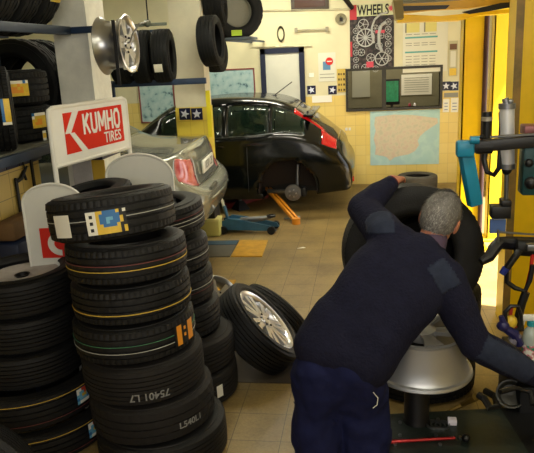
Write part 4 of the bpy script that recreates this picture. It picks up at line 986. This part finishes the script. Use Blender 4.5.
# main post and body at far right
mb=MB(); mb.box(1.0,3.05,.02,1.16,3.25,1.95,.01); tadd('machine_post',mb,TG)
mb=MB(); mb.box(.72,2.95,0,1.35,3.45,.36,.02); tadd('machine_body',mb,DARK)
bar('upper_arm',P(470,147,3.1),P(585,136,3.1),.06,.052,BLACK)
mb=MB(); mb.tube([P(476,147,3.1),P(492,146.5,3.1)],[.033,.033],14); mb.ball(P(471,147,3.1),.033,14); mb.ball(P(482,137,3.1),.012,8); tadd('arm_joint',mb,DARK)
j=MB(); j.box(-.04,-.03,-.045,.04,.03,.03,.012); bmesh.ops.transform(j.bm,matrix=Matrix.Translation(P(465,147,3.08)),verts=j.bm.verts); tadd('teal_joint',j,TEAL)
mb=MB(); mb.cyl(P(470,140,3.05),P(479,140,3.05),.018); tadd('joint_pin',mb,TEAL)
bar('teal_lever',P(465,150,3.1),P(475,205,3.12),.05,.062,TEAL)
a=P(507,106,3.2); b=P(507,166,3.2); mb=MB(); r=.034
mb.tube([a+Vector((0,0,.0)),b],r,24); cy=tadd('air_cylinder',mb,mat('cylinder_silver','D4D4D6',.35,metal=.35))
mb=MB(); mb.tube([b+Vector((0,0,.012)),b-Vector((0,0,.012))],r+.005,24); tadd('cylinder_cap',mb,mat('cap_silver','8E8E92',.35,metal=.8))
mb=MB(); mb.tube([a+Vector((0,0,.012)),a-Vector((0,0,.012))],r+.005,24)
mb.tube([a,a+Vector((-.01,0,.035))],.016,10); mb.ball(a+Vector((.015,0,.02)),.014,8); tadd('cylinder_cap',mb,mat('cap_silver','8E8E92',.35,metal=.8))
mb=MB(); mb.ball(b-Vector((0,0,.02)),.024,12); tadd('rod_seal',mb,BLACK)
mb=MB(); mb.tube([b-Vector((0,0,.02)),P(506,203,3.2)],.011,10); tadd('piston_rod',mb,STEEL)
c=P(500,211,3.2); mb=MB(); mb.box(c.x-.045,3.16,c.z-.03,c.x+.045,3.24,c.z+.03,.004); mb.box(c.x+.0,3.16,c.z+.03,c.x+.045,3.24,c.z+.06,.004); tadd('lock_block',mb,BLACK)
bl=P(498,226,3.25); mb=MB(); mb.box(bl.x-.04,3.24,bl.z-.035,bl.x+.035,3.26,bl.z+.035); tadd('blue_tag',mb,mat('tag_blue','5C7CB8',.5))
mb=MB(); mb.tube([P(487,112,3.25),P(486,140,3.25),P(484,160,3.25),P(487,172,3.22),P(494,175,3.2),P(499,168,3.18),P(500,150,3.2),P(501,125,3.2),P(500,112,3.22)],[.022,.022,.014,.012,.012,.012,.011,.01,.008],10); tadd('air_hose',mb,BLACK)
mb=MB(); q=P(487,117,3.23); mb.cyl(q,q-Vector((0,0,.018)),.026); tadd('hose_collar',mb,mat('collar_grey','A8A090',.4,metal=.5))
mb=MB(); mb.tube([P(490,137,3.08),P(540,134,3.08)],.006,6); tadd('thin_rod',mb,STEEL)
q=P(529,130,3.15); mb=MB(); mb.box(q.x-.03,3.1,q.z-.02,q.x+.06,3.2,q.z+.025,.005); tadd('valve_block',mb,mat('valve_red','7A4A48',.4,metal=.4))
q=P(532,165,3.15); mb=MB(); mb.box(q.x-.045,3.12,q.z-.14,q.x+.05,3.22,q.z+.1,.01); tadd('slide_housing',mb,TG)
for q_,r_ in ((P(531,183,3.1),.03),(P(529,163,3.1),.02),(P(530,138,3.1),.02)):
    mb=MB(); mb.ball(q_,r_,10); tadd('housing_knob',mb,BLACK)
# lower bent arm
mb=MB(); mb.tube([P(481,262,3.0),P(489,257,3.02),P(494,249,3.05),P(499,243,3.07),P(510,243,3.1),P(560,245,3.1)],[.018,.026,.03,.032,.034,.034],10); tadd('bent_arm',mb,mat('arm_black','131218',.4))
mb=MB(); mb.cyl(P(516,247,3.05),P(560,250,3.06),.04); tadd('arm_sleeve',mb,DARK)
mb=MB(); mb.tube([P(498,232,3.03),P(540,235,3.03)],.005,6); mb.tube([P(498,230,3.03),P(498,242,3.03)],.006,6); tadd('thin_rod',mb,STEEL)
q=P(531,247,2.98); mb=MB(); mb.box(q.x-.02,2.96,q.z-.015,q.x+.07,3.0,q.z+.015,.004); tadd('scale_block',mb,STEEL)
bar('strut',P(520,250,3.0),P(504,272,2.98),.03,.024,BLACK)
mb=MB(); mb.tube([P(506,268,2.97),P(502,274,2.97)],[.018,.016],8); tadd('blue_tip',mb,mat('tip_blue','1A2A78',.4))
mb=MB(); mb.tube([P(507,272,3.0),P(507,282,3.0),P(515,288,3.0),P(525,291,3.0),P(530,280,3.0),P(533,265,3.0)],.012,8); mb.tube([P(526,292,3.0),P(522,303,3.0),P(519,315,3.0),P(520,330,3.0)],.02,8); tadd('air_hose',mb,BLACK)
mb=MB(); mb.tube([P(533,250,3.03),P(531,270,3.02),P(526,290,3.02),P(522,312,3.0)],.009,8); tadd('red_hose',mb,RED)
mb=MB(); mb.tube([P(506,325,2.95),P(505,312,2.95),P(511,306,2.95),P(518,306,2.95),P(521,316,2.95),P(520,328,2.95),P(511,333,2.95)],.01,8); tadd('air_hose',mb,BLACK)
mb=MB(); mb.tube([P(512,306,2.98),P(510,318,2.98),P(516,328,2.98)],.008,8); tadd('red_hose',mb,mat('hose_red','A83020',.5))
mb=MB(); mb.ball(P(511,322,2.97),(.03,.02,.035),12); tadd('yellow_grip',mb,STY)
mb=MB(); mb.ball(P(503,326,2.93),(.03,.03,.025),8); mb.tube([P(501,316,2.93),P(505,328,2.93),P(514,334,2.93),P(520,345,2.93)],[.012,.02,.025,.02],8); tadd('blue_knob',mb,mat('knob_blue','1A1A50',.4))
mb=MB(); mb.tube([P(512,342,2.93),P(519,334,2.93)],[.025,.018],10); tadd('grey_nozzle',mb,mat('nozzle_grey','6A6878',.5))
# side tray on machine
mb=MB(); q=P(528,362,3.0); mb.box(.70,2.9,q.z-.03,1.1,3.3,q.z,.006); tadd('tool_tray',mb,DARK)
mb=MB(); mb.box(.82,3.1,.3,.9,3.2,q.z-.03); tadd('tray_leg',mb,DARK)
# spray bottle on the tray
bt=thing('spray_bottle','clear spray bottle with white trigger and teal collar on machine tray','bottle',(P(529,362,3.0).x,3.0,q.z))
mb=MB(); mb.lathe([(.0001,0),(.036,0),(.038,.01),(.038,.13),(.03,.165),(.014,.185),(.014,.20)],28); mb.build('bottle_body',mat('bottle_clear','B8C4C0',.15,spec=.6,alpha=.75),bt)
mb=MB(); mb.lathe([(.0385,.03),(.0392,.03),(.0392,.1),(.0385,.1)],28,closed=True); mb.build('bottle_label',blotch('bottle_print','1E8A6A','CC5A78','E4E4DC',30),bt)
mb=MB(); mb.cyl((0,0,.19),(0,0,.215),.02); mb.build('bottle_collar',mat('collar_teal','2A90A0',.4),bt)
mb=MB(); mb.box(-.045,-.012,.215,.03,.012,.245,.006); mb.tube([(-.03,0,.22),(-.045,0,.17)],.006,6); mb.build('trigger',WHITE,bt)
# low machine table with post
TZ=at(418,432,2.72).z
lt=thing('wheel_stand','low dark green greasy steel stand whose black post holds the silver rim','stand',(.3,2.75,0))
tp=[at(x,y,1).normalized() for x,y in ()]
c4=[atZ(389,414,TZ),atZ(500,408,TZ),atZ(540,470,TZ),atZ(388,478,TZ)]
mb=MB(); mb.prism([(p.x-.3,p.y-2.75) for p in c4],TZ-.03,TZ); mb.build('table_plate',GREENM,lt,smooth=0)
mb=MB(); mb.prism([((p.x-.3)*.9,(p.y-2.75)*.9) for p in c4],.0,TZ-.03); mb.build('cabinet_body',mat('cabinet_teal','1C3A40',.5,var=.3),lt,smooth=0)
pc=atZ(418,431,TZ); 
mb=MB(); mb.lathe([(.0001,TZ),(.064,TZ),(.062,TZ+.012),(.059,TZ+.02),(.058,.70),(.0001,.70)],32,Matrix.Translation((pc.x-.3,pc.y+.09-2.75,0))); post=mb.build('centre_post',BLACK,lt)
for px,py in ((400,423),(400,436),(438,420),(436,436),(460,438),(440,445),(395,445)):
    p=atZ(px,py,TZ); mb=MB(); mb.cyl((p.x-.3,p.y-2.75,TZ),(p.x-.3,p.y-2.75,TZ+.008),.009,6); mb.build('bolt',STEEL,lt)
p=atZ(434,428,TZ); mb=MB()
for k in range(3): mb.lathe([(.03,0),(.035,0),(.035,.012),(.03,.012)],20,Matrix.Translation((p.x-.3+.02*k,p.y-2.75+.02,TZ+.0)),closed=True)
mb.build('clamp_ring',STEEL,lt)
p=atZ(451,424,TZ); mb=MB(); mb.box(p.x-.33+.015,p.y-2.765,TZ,p.x-.285+.01,p.y-2.735,TZ+.03,.003); mb.build('white_block',mat('block_white','E8E4F0',.4),lt)
p=atZ(466,438,TZ+.02); mb=MB(); mb.ball((p.x-.3,p.y-2.75,TZ+.02),.02,12); mb.build('black_knob',BLACK,lt)
a=atZ(386,442,TZ+.012); b=atZ(455,438,TZ+.012); mb=MB(); mb.tube([a,a.lerp(b,.3),b],[.010,.008,.007],12); tag(mb.build('pry_bar',mat('bar_red','B01C24',.2,metal=.5,coat=.6)),'thin glossy red bar lying on the green wheel stand','bar')
# upside-down rim on the post
rc=Vector((pc.x,pc.y+.09,0)); rz=at(424,383,rc.y).z+.062
rw=thing('bare_rim','silver alloy rim sitting face up on the black post in front of the man','rim'); place(rw,(rc.x+.015,rc.y,rz+.125),(.02,-.03,1),.3,(1.07,.9))
RM=mat('rim_matte','B4B6B8',.38,metal=.7,var=.05)
mb=MB(); mb.lathe([(.218,-.125),(.222,-.118),(.218,-.105),(.207,-.10),(.199,-.085),(.188,-.03),(.178,.04),(.176,.08),(.186,.092),(.188,.1),(.178,.105),(.165,.095),(.162,.04),(.175,-.03),(.192,-.095),(.21,-.12)],72,closed=True); mb.build('rim_barrel',RM,rw)
for k in range(5):
    a0=2*PI*k/5
    for s in (-1,1):
        mb=MB(); mb.prism([(.03,-.018),(.1,-.014),(.157,-.02),(.157,.02),(.1,.014),(.03,.018)],.078,.098,Matrix.Rotation(a0+s*.12,4,'Z')); mb.build('spoke',RM,rw)
mb=MB(); mb.lathe([(.0001,.125),(.03,.122),(.04,.11),(.06,.1),(.062,.05),(.0001,.05)],28); mb.build('hub',RM,rw)
# second dark machine table on the right with clutter
c4=[atZ(470,412,.30),atZ(560,402,.30),atZ(575,470,.30),atZ(490,478,.30)]; 
mt=thing('machine_base','dark machine base with a teal side at the bottom right corner','machine',(.8,2.7,0)); z2=.22
c5=[atZ(x,y,z2) for x,y in ((496,398),(570,390),(590,475),(512,480))]
mb=MB(); mb.prism([(p.x-.8,p.y-2.7) for p in c5],0,z2-.02); mb.build('base_body',mat('base_teal','123C48',.5,var=.4,vs=5),mt,smooth=0)
mb=MB(); mb.prism([((p.x-.8)*1.04,(p.y-2.7)*1.04) for p in c5],z2-.02,z2); mb.build('base_top',DARK,mt,smooth=0)
p=atZ(515,406,z2); g=thing('air_funnel','dark round grease cup lying on its side at the lower right','cup',(p.x-.02,p.y,z2+.06))
mb=MB(); mb.lathe([(.0001,-.05),(.03,-.05),(.065,.0),(.07,.03),(.062,.028),(.05,-.0),(.0001,-.01)],32,Vector((-.25,-.75,.6)).normalized().to_track_quat('Z','X').to_matrix().to_4x4()); mb.build('cup_body',mat('cup_grey','3A3A34',.45,var=.3),g)
mb=MB(); mb.tube([P(500,392,2.75)-g.location,P(515,388,2.8)-g.location,P(530,392,2.8)-g.location,P(533,405,2.75)-g.location],.012,8); mb.build('cup_handle',BLACK,g)
hz=thing('coiled_hose','dark hose and chain looping from the stand to the machine base','hose',(0,0,0))
mb=MB(); mb.tube([atZ(478,398,z2+.03)+Vector((0,0,.02)),atZ(484,406,z2)+Vector((0,0,.04)),atZ(490,414,z2)+Vector((0,0,.03)),atZ(497,412,z2)+Vector((0,0,.03)),atZ(495,402,z2)+Vector((0,0,.03)),atZ(485,396,z2)+Vector((0,0,.03))],.018,8); mb.build('hose_loop',BLACK,hz)
mb=MB(); mb.tube([atZ(440,415,.10),atZ(462,405,.14),atZ(476,397,z2+.03)],[.006,.012,.02],8); mb.build('hose_end',mat('brass','8A7030',.4,metal=.6,var=.4),hz)
for k,(px,py) in enumerate(((452,413),(462,411),(470,407))):
    pass

# ------------------------------------------------------------------ tyres beyond the man
sy=3.68; sx=at(419,300,sy).x
lab=['lying tyre at the floor beneath the two others behind the man','middle lying tyre in the low stack behind the man','top lying tyre of the low stack behind the man']
for i in range(3):
    tyre(0,.33,.205,lab[i],(sx+.01*i,sy,.105+.207*i),(0,0,1),0,m=RUB3)
t=tyre(2,.36,.225,'large upright tyre the man steadies with his left hand',at(411,252,3.33),(.12,-1,.12),0,m=RUB,Rb=.205)
t=tyre(0,.335,.225,'upright tyre directly behind the one the man is holding',at(420,247,3.62),(.2,-1,.1),0,m=RUB3,Rb=.205)
mb=MB(); mb.lathe([(.0001,-.02),(.06,-.02),(.08,0),(.15,.01),(.19,-.03),(.2,.08),(.21,.085)],40); mb.build('dark_infill_disc',mat('disc_black','141416',.5,metal=.4),t)  # added black disc, makes the see-through tyre opening dark inside
# ------------------------------------------------------------------ the man
def blob(name, chains, voxel, m, parent, sm=6, disp=None, balls=(), smooth=80):
    mb = MB()
    for ch in chains:
        pts=[Vector(c[0]) for c in ch]; rs=[c[1] for c in ch]
        for i in range(len(pts)):
            mb.ball(pts[i], rs[i]*.995, 20)
        for i in range(len(pts)-1): mb.tube([pts[i],pts[i+1]],[rs[i],rs[i+1]],20)
    for c,r,M in balls: mb.ball(c,r,24,M)
    me=bpy.data.meshes.new(name); mb.bm.to_mesh(me); mb.bm.free()
    o=bpy.data.objects.new(name,me); col.objects.link(o)
    rm=o.modifiers.new('r','REMESH'); rm.mode='VOXEL'; rm.voxel_size=voxel; rm.use_smooth_shade=True
    s=o.modifiers.new('s','SMOOTH'); s.factor=.5; s.iterations=sm
    dg=bpy.context.evaluated_depsgraph_get(); me2=bpy.data.meshes.new_from_object(o.evaluated_get(dg)); bpy.data.objects.remove(o)
    if disp:
        for v in me2.vertices: v.co += v.normal*disp(v.co)
    me2.materials.clear()
    return link(name, me2, m, parent, smooth)
SKIN=mat('skin','B8765A',.5,var=.12,vs=20); 
def knit(name,h,scale=90,b=.5):
    return mat(name,h,.9,var=.25,vs=30,bump=b,bs=scale,spec=.15)
SWE=knit('navy_knit','1C1D30'); PAT=knit('patch_cloth','2C3244',60,.2); TRO=mat('navy_twill','171C42',.85,var=.3,vs=7,bump=.25,bs=50,spec=.2)
man=thing('person','man in navy sweater and blue trousers bending over a rim, one hand on a tyre','person',(-.12,2.52,0))
mo=man.location.copy()
def L(px,py,Y): return at(px,py,Y)-mo
pel=L(341,358,2.52); waist=L(358,330,2.56); chest=L(392,287,2.64); upc=L(414,260,2.72); nk=L(430,247,2.78); hd=L(440,219,2.84)
SLp=L(388,238,2.76); SRp=L(444,278,2.66); EL=L(363,209,2.98); WL=L(390,184,3.12); 
ER=L(474,343,2.62); WR=L(540,378,2.66)
lat=(SRp-SLp).normalized()
hipL=L(318,372,2.50); hipR=L(357,376,2.52)
knL=Vector((hipL.x-.01,hipL.y+.05,.46)); knR=Vector((hipR.x+.02,hipR.y+.06,.46))
anL=Vector((knL.x-.01,knL.y-.05,.09)); anR=Vector((knR.x+.02,knR.y-.04,.09))
la=Vector((.93,-.1,-.2)).normalized()
def torso(g,short=False):
    ch=[]
    for s in (-1,1):
        ch.append([(pel+la*s*.075,.115+g),(waist+la*s*.075,.115+g),(chest+lat*s*.085,.118+g),(upc+lat*s*.09,.095+g)])
    ch.append([(pel,.13+g),(waist,.13+g),(chest,.13+g),(upc,.11+g),(nk,.06+g*.5)])
    return ch
# body (one continuous surface incl. neck, head, arms, legs)
hf=Vector((.30,.86,-.38)).normalized(); hx_=hf.cross(Vector((.28,.1,1))).normalized(); hu=hx_.cross(hf).normalized()
HM=Matrix(((hx_.x,hf.x,hu.x,hd.x),(hx_.y,hf.y,hu.y,hd.y),(hx_.z,hf.z,hu.z,hd.z),(0,0,0,1)))
def legs(g):
    return [[(hipL,.10+g),(knL,.066+g),(anL,.045+g*.9)],[(hipR,.10+g),(knR,.066+g),(anR,.045+g*.9)]]
def arms(g,w=1):
    return [[(SLp,.072+g),(EL,.052+g),(EL.lerp(WL,.55),.046+g),(WL,.031+g*.8)],[(SRp,.072+g),(ER,.054+g),(ER.lerp(WR,.5),.048+g),(WR,.031+g*.8)]]
balls=[((0,0,.01),(.076,.096,.108),HM),((0,.035,-.05),(.056,.06,.062),HM),((0,.098,-.022),(.013,.02,.024),HM),((0,.085,-.06),(.026,.016,.012),HM),((0,.07,-.095),(.026,.022,.018),HM),((.03,.082,.02),(.022,.012,.009),HM),((-.03,.082,.02),(.022,.012,.009),HM)]
neckc=[[(nk,.062),(hd+hu*-.06-hf*.02,.056)]]
# a long collared shape: hands first as chains
def hand(W,dirn,palmn,side,curl):
    dirn=dirn.normalized(); palmn=(palmn-dirn*palmn.dot(dirn)).normalized(); x=dirn.cross(palmn)*side
    ch=[]; K=W+dirn*.085
    for k,(off,l) in enumerate(((-.030,.070),(-.010,.078),(.010,.074),(.029,.058))):
        b=K+x*off; a0=curl*.6; d1=(dirn*cos(a0)+palmn*sin(a0)); p1=b+d1*l*.45; a1=curl*1.3; d2=(dirn*cos(a1)+palmn*sin(a1)); p2=p1+d2*l*.32; a2=curl*1.8; d3=(dirn*cos(a2)+palmn*sin(a2)); p3=p2+d3*l*.23
        ch.append([(W+dirn*.03+x*off*.8,.012),(b,.0105),(p1,.0095),(p2,.0085),(p3,.0075)])
    t0=W+dirn*.025-x*.028; t1=t0+(dirn*.6-x*.7+palmn*.35)*.04; t2=t1+(dirn*.85-x*.3+palmn*.4)*.03; t3=t2+(dirn*.9+palmn*.4)*.02
    ch.append([(W+dirn*.015-x*.012,.015),(t1,.013),(t2,.011),(t3,.009)])
    ch.append([(W-dirn*.03,.026),(W+dirn*.02,.024)])
    for off in (-.024,-.008,.008,.024): ch.append([(W+dirn*.01+x*off*.7,.014),(K+x*off,.012)])
    return ch
hdL=Vector((.28,.75,.10)); hl=hand(WL+hdL.normalized()*.015,hdL,Vector((.1,.5,-.8)),-1,.55)
hdR=Vector((.9,.25,-.3)); hr=hand(WR+hdR.normalized()*.015,hdR,Vector((.1,.3,-.9)),1,.7)
body=blob('body', torso(-.018)+legs(-.016)+arms(-.014)+neckc+hl+hr, .0055, SKIN, man, 3, None, balls)
# ears, eyes
for s in (-1,1):
    mb=MB(); mb.ball((s*.078,-.002,-.015),(.009,.019,.032),14,HM); mb.ball((s*.084,-.006,-.01),(.006,.02,.03),12,HM); mb.build('ear',SKIN,man,smooth=80)
    mb=MB(); mb.ball((s*.03,.088,.004),(.012,.007,.007),12,HM); mb.build('eye',mat('eye_white','D8D4CC',.3),man,smooth=80)
# hair
mb=MB(); g=bmesh.ops.create_uvsphere(mb.bm,u_segments=56,v_segments=40,radius=1)
for v in mb.bm.verts:
    p=v.co.copy(); r=1+.035*noise.noise(p*9)+.02*noise.noise(Vector((p.x*22,p.y*22,p.z*7)))
    v.co=Vector((p.x*.083*r, p.y*.103*r-.005, p.z*.117*r+.012))
kill=[f for f in mb.bm.faces if (lambda c:(c.y>.055 and c.z<.065) or c.z<-.072+max(0,c.y+.06)*.55 or (abs(c.x)>.06 and c.y>-.02 and c.z<.01))(f.calc_center_median())]
bmesh.ops.delete(mb.bm,geom=kill,context='FACES')
surf=[(f.calc_center_median().copy(),f.normal.copy()) for f in mb.bm.faces]
random.seed(3)
for k in range(5200):
    c,n_=random.choice(surf); t=Vector((random.gauss(0,.35),-.5-.3*random.random(),-.9+random.gauss(0,.3))); t=(t-n_*t.dot(n_)).normalized(); sd=n_.cross(t)*.0011
    c=c+Vector([random.uniform(-.004,.004) for _ in range(3)]); l=random.uniform(.010,.02)
    f=mb.bm.faces.new([mb.bm.verts.new(c-sd-n_*.001),mb.bm.verts.new(c+sd-n_*.001),mb.bm.verts.new(c+t*l+n_*random.uniform(.003,.006))]); f.material_index=0 if random.random()<.55 else 1
for v in mb.bm.verts: v.co=HM@v.co
hair=mb.build('hair',[mat('hair_grey','7A7672',.55,var=.4,vs=40),mat('hair_light','AAA6A0',.5),mat('hair_dark','2E2A2A',.6)],man,smooth=60,fixn=False)
# clothing
def fold(p,a=.006,sc=7):
    q=Vector((p.x*sc,p.y*sc,p.z*sc*.8)); return a*noise.noise(q)+a*.5*noise.noise(q*2.3+Vector((3,1,2)))
hemc=[[(pel.lerp(waist,.25)+la*s,.138) ,(waist+la*s,.135)] for s in (-.085,-.04,0,.04,.085)]
sw=blob('sweater', [c[1:] if i<2 else c[1:4] for i,c in enumerate(torso(.012))]+hemc+[[ (upc,.115),(nk-Vector((0,0,.02)),.072)]]+[[(SLp,.088),(EL,.070),(EL.lerp(WL,.55),.060),(WL-(WL-EL).normalized()*.0,.042)],[(SRp,.088),(ER,.074),(ER.lerp(WR,.5),.066),(WR,.044)]]+[[(SLp,.088),(upc,.10),(SRp,.088)]], .009, SWE, man, 8, lambda p: fold(p,.010,6))
tr=blob('trousers', [[(pel-Vector((0,0,.02)),.125),(pel+la*.07-Vector((0,0,.02)),.122)],[(pel-la*.07-Vector((0,0,.02)),.122),(pel-Vector((0,0,.02)),.125)],[(hipL,.118),(knL,.112),(anL+Vector((0,0,.02)),.10)],[(hipR,.118),(knR,.112),(anR+Vector((0,0,.02)),.10)],[(hipL,.10),(hipR,.10)],[(hipL.lerp(hipR,.5),.12),(knL.lerp(knR,.5),.085)]], .010, TRO, man, 6, lambda p: fold(p,.02,9))
co=blob('shirt_collar', [[(nk-(hd-nk).normalized()*.01,.066),(nk+(hd-nk).normalized()*.035,.064)]], .005, mat('collar_purple','4A3A50',.85), man, 3)
for an in (anL,anR):
    blob('shoe', [[(an+Vector((0,-.03,-.045)),.043),(an+Vector((.02,.08,-.05)),.040),(an+Vector((.03,.16,-.06)),.030)]], .008, BLACK, man, 4)
def patch(src, test, off, m, name):
    bm=bmesh.new(); bm.from_mesh(src.data); bm.normal_update()
    bmesh.ops.delete(bm,geom=[f for f in bm.faces if not test(f.calc_center_median(),f.normal)],context='FACES')
    for v in bm.verts: v.co+=v.normal*off
    me=bpy.data.meshes.new(name); bm.to_mesh(me); bm.free(); me.materials.clear()
    for p in me.polygons: p.material_index=0
    o=link(name,me,m,src,80); s=o.modifiers.new('s','SOLIDIFY'); s.thickness=.003; return o
def rect_test(o,ax,bx,ha,hb,nd,cn=.2):
    ax=ax.normalized(); bx=(bx-ax*bx.dot(ax)).normalized()
    return lambda c,n_: abs((c-o).dot(ax))<ha and abs((c-o).dot(bx))<hb and n_.dot(nd)>cn and (c-o).length<.16
camd=(Vector((0,0,HC))-mo-chest).normalized()
s1=L(384,222,2.66); s2=L(444,276,2.58)
patch(sw, rect_test(s1,rt,up,.055,.05,Vector((0,-.3,1)).normalized(),.25),.002,PAT,'shoulder_patch')
ax2=(rt*.5-up*.85); patch(sw, rect_test(s2,ax2,rt,.062,.045,camd,.1),.002,PAT,'shoulder_patch')
fm=ER.lerp(WR,.42); ax3=(WR-ER); patch(sw, rect_test(fm,ax3,up,.13,.052,camd,.25),.002,PAT,'elbow_patch')
# white piping at the trouser pocket
mb=MB(); mb.tube([L(373,392,2.42),L(378,398,2.43),L(377,405,2.43),L(373,408,2.43)],.002,6); mb.build('pocket_tag',WHITE,man)
# bracelet or cord at the left wrist
mb=MB(); a_=WL-(WL-EL).normalized()*(-.02); dd=(WL-EL).normalized().to_track_quat('Z','X').to_matrix().to_4x4(); mb.tube([ (Matrix.Translation(a_)@dd)@Vector((.033*cos(2*PI*k/20),.033*sin(2*PI*k/20),0)) for k in range(20)],.003,6,closed=True); mb.build('wrist_cord',mat('cord_red','7A2A30',.6),man)

# ------------------------------------------------------------------ lights
def area(name,loc,sx,sy,power,color,rot=(0,0,0),spread=180):
    d=bpy.data.lights.new(name,'AREA'); d.shape='RECTANGLE'; d.size=sx; d.size_y=sy; d.energy=power; d.color=color; d.spread=radians(spread)
    o=bpy.data.objects.new(name,d); col.objects.link(o); o.location=loc; o.rotation_euler=rot; return o
FL=(1.0,.955,.76)
for i,(x,y,pw,l) in enumerate(((-1.2,8.6,52,'fluorescent ceiling lamp nearest the back wall'),(-3.4,7.2,34,'fluorescent ceiling lamp over the silver car bonnet'),(-1.0,5.6,36,'fluorescent ceiling lamp over the aisle'),(-.3,2.4,7,'dim fluorescent ceiling lamp over the stacked tyres'),(1.0,2.2,14,'added fill lamp over the tyre changing machine'))):  # last lamp is an added fill for the near column and machine
    o=thing('ceiling_lamp',l,'lamp',(x,y,3.2)); mb=MB(); mb.box(-.65,-.09,-.08,.65,.09,0,.01); mb.build('lamp_housing',WHITE,o)
    mb=MB()
    for s in (-.045,.045): mb.tube([(-.6,s,-.10),(.6,s,-.10)],.014,10)
    mb.build('tube',mat('tube_glow_%d'%i,'FFF8DC',.4,emit=6),o)
    area('lamp_light',(x,y,3.08),1.2,.14,pw,FL)
area('office_light',(.5,BY+1.0,3.0),.8,.4,42,(1,.9,.7))
area('door_daylight',(1.95,7.0,1.5),5.0,2.5,110,(1.0,.98,.95),(0,radians(90),0))
area('front_daylight',(.3,-1.2,2.6),3.0,1.6,75,(1.0,.93,.82),(radians(68),0,0))
sd=bpy.data.lights.new('sun','SUN'); sd.energy=28; sd.angle=radians(1.5); sd.color=(1,.96,.88)
so=bpy.data.objects.new('sun',sd); col.objects.link(so); so.rotation_euler=Vector((.47,-.14,1)).to_track_quat('Z','Y').to_euler()
wd=bpy.data.worlds.new('World'); bpy.context.scene.world=wd; wd.use_nodes=True
bg=wd.node_tree.nodes['Background']; bg.inputs[0].default_value=(.75,.85,1,1); bg.inputs[1].default_value=.12
# ------------------------------------------------------------------ camera
cd=bpy.data.cameras.new('camera'); co_=bpy.data.objects.new('camera',cd); col.objects.link(co_)
cd.sensor_fit='HORIZONTAL'; cd.sensor_width=36; cd.lens=F*36/534; cd.clip_start=.05; cd.clip_end=100
Mx=Matrix(((rt.x,up.x,-fw.x,0),(rt.y,up.y,-fw.y,0),(rt.z,up.z,-fw.z,HC),(0,0,0,1))); co_.matrix_world=Mx
sc=bpy.context.scene; sc.camera=co_
sc.view_settings.view_transform='Standard'; sc.view_settings.look='None'; sc.view_settings.gamma=1; sc.view_settings.exposure=0.0; sc.view_settings.use_curve_mapping=False
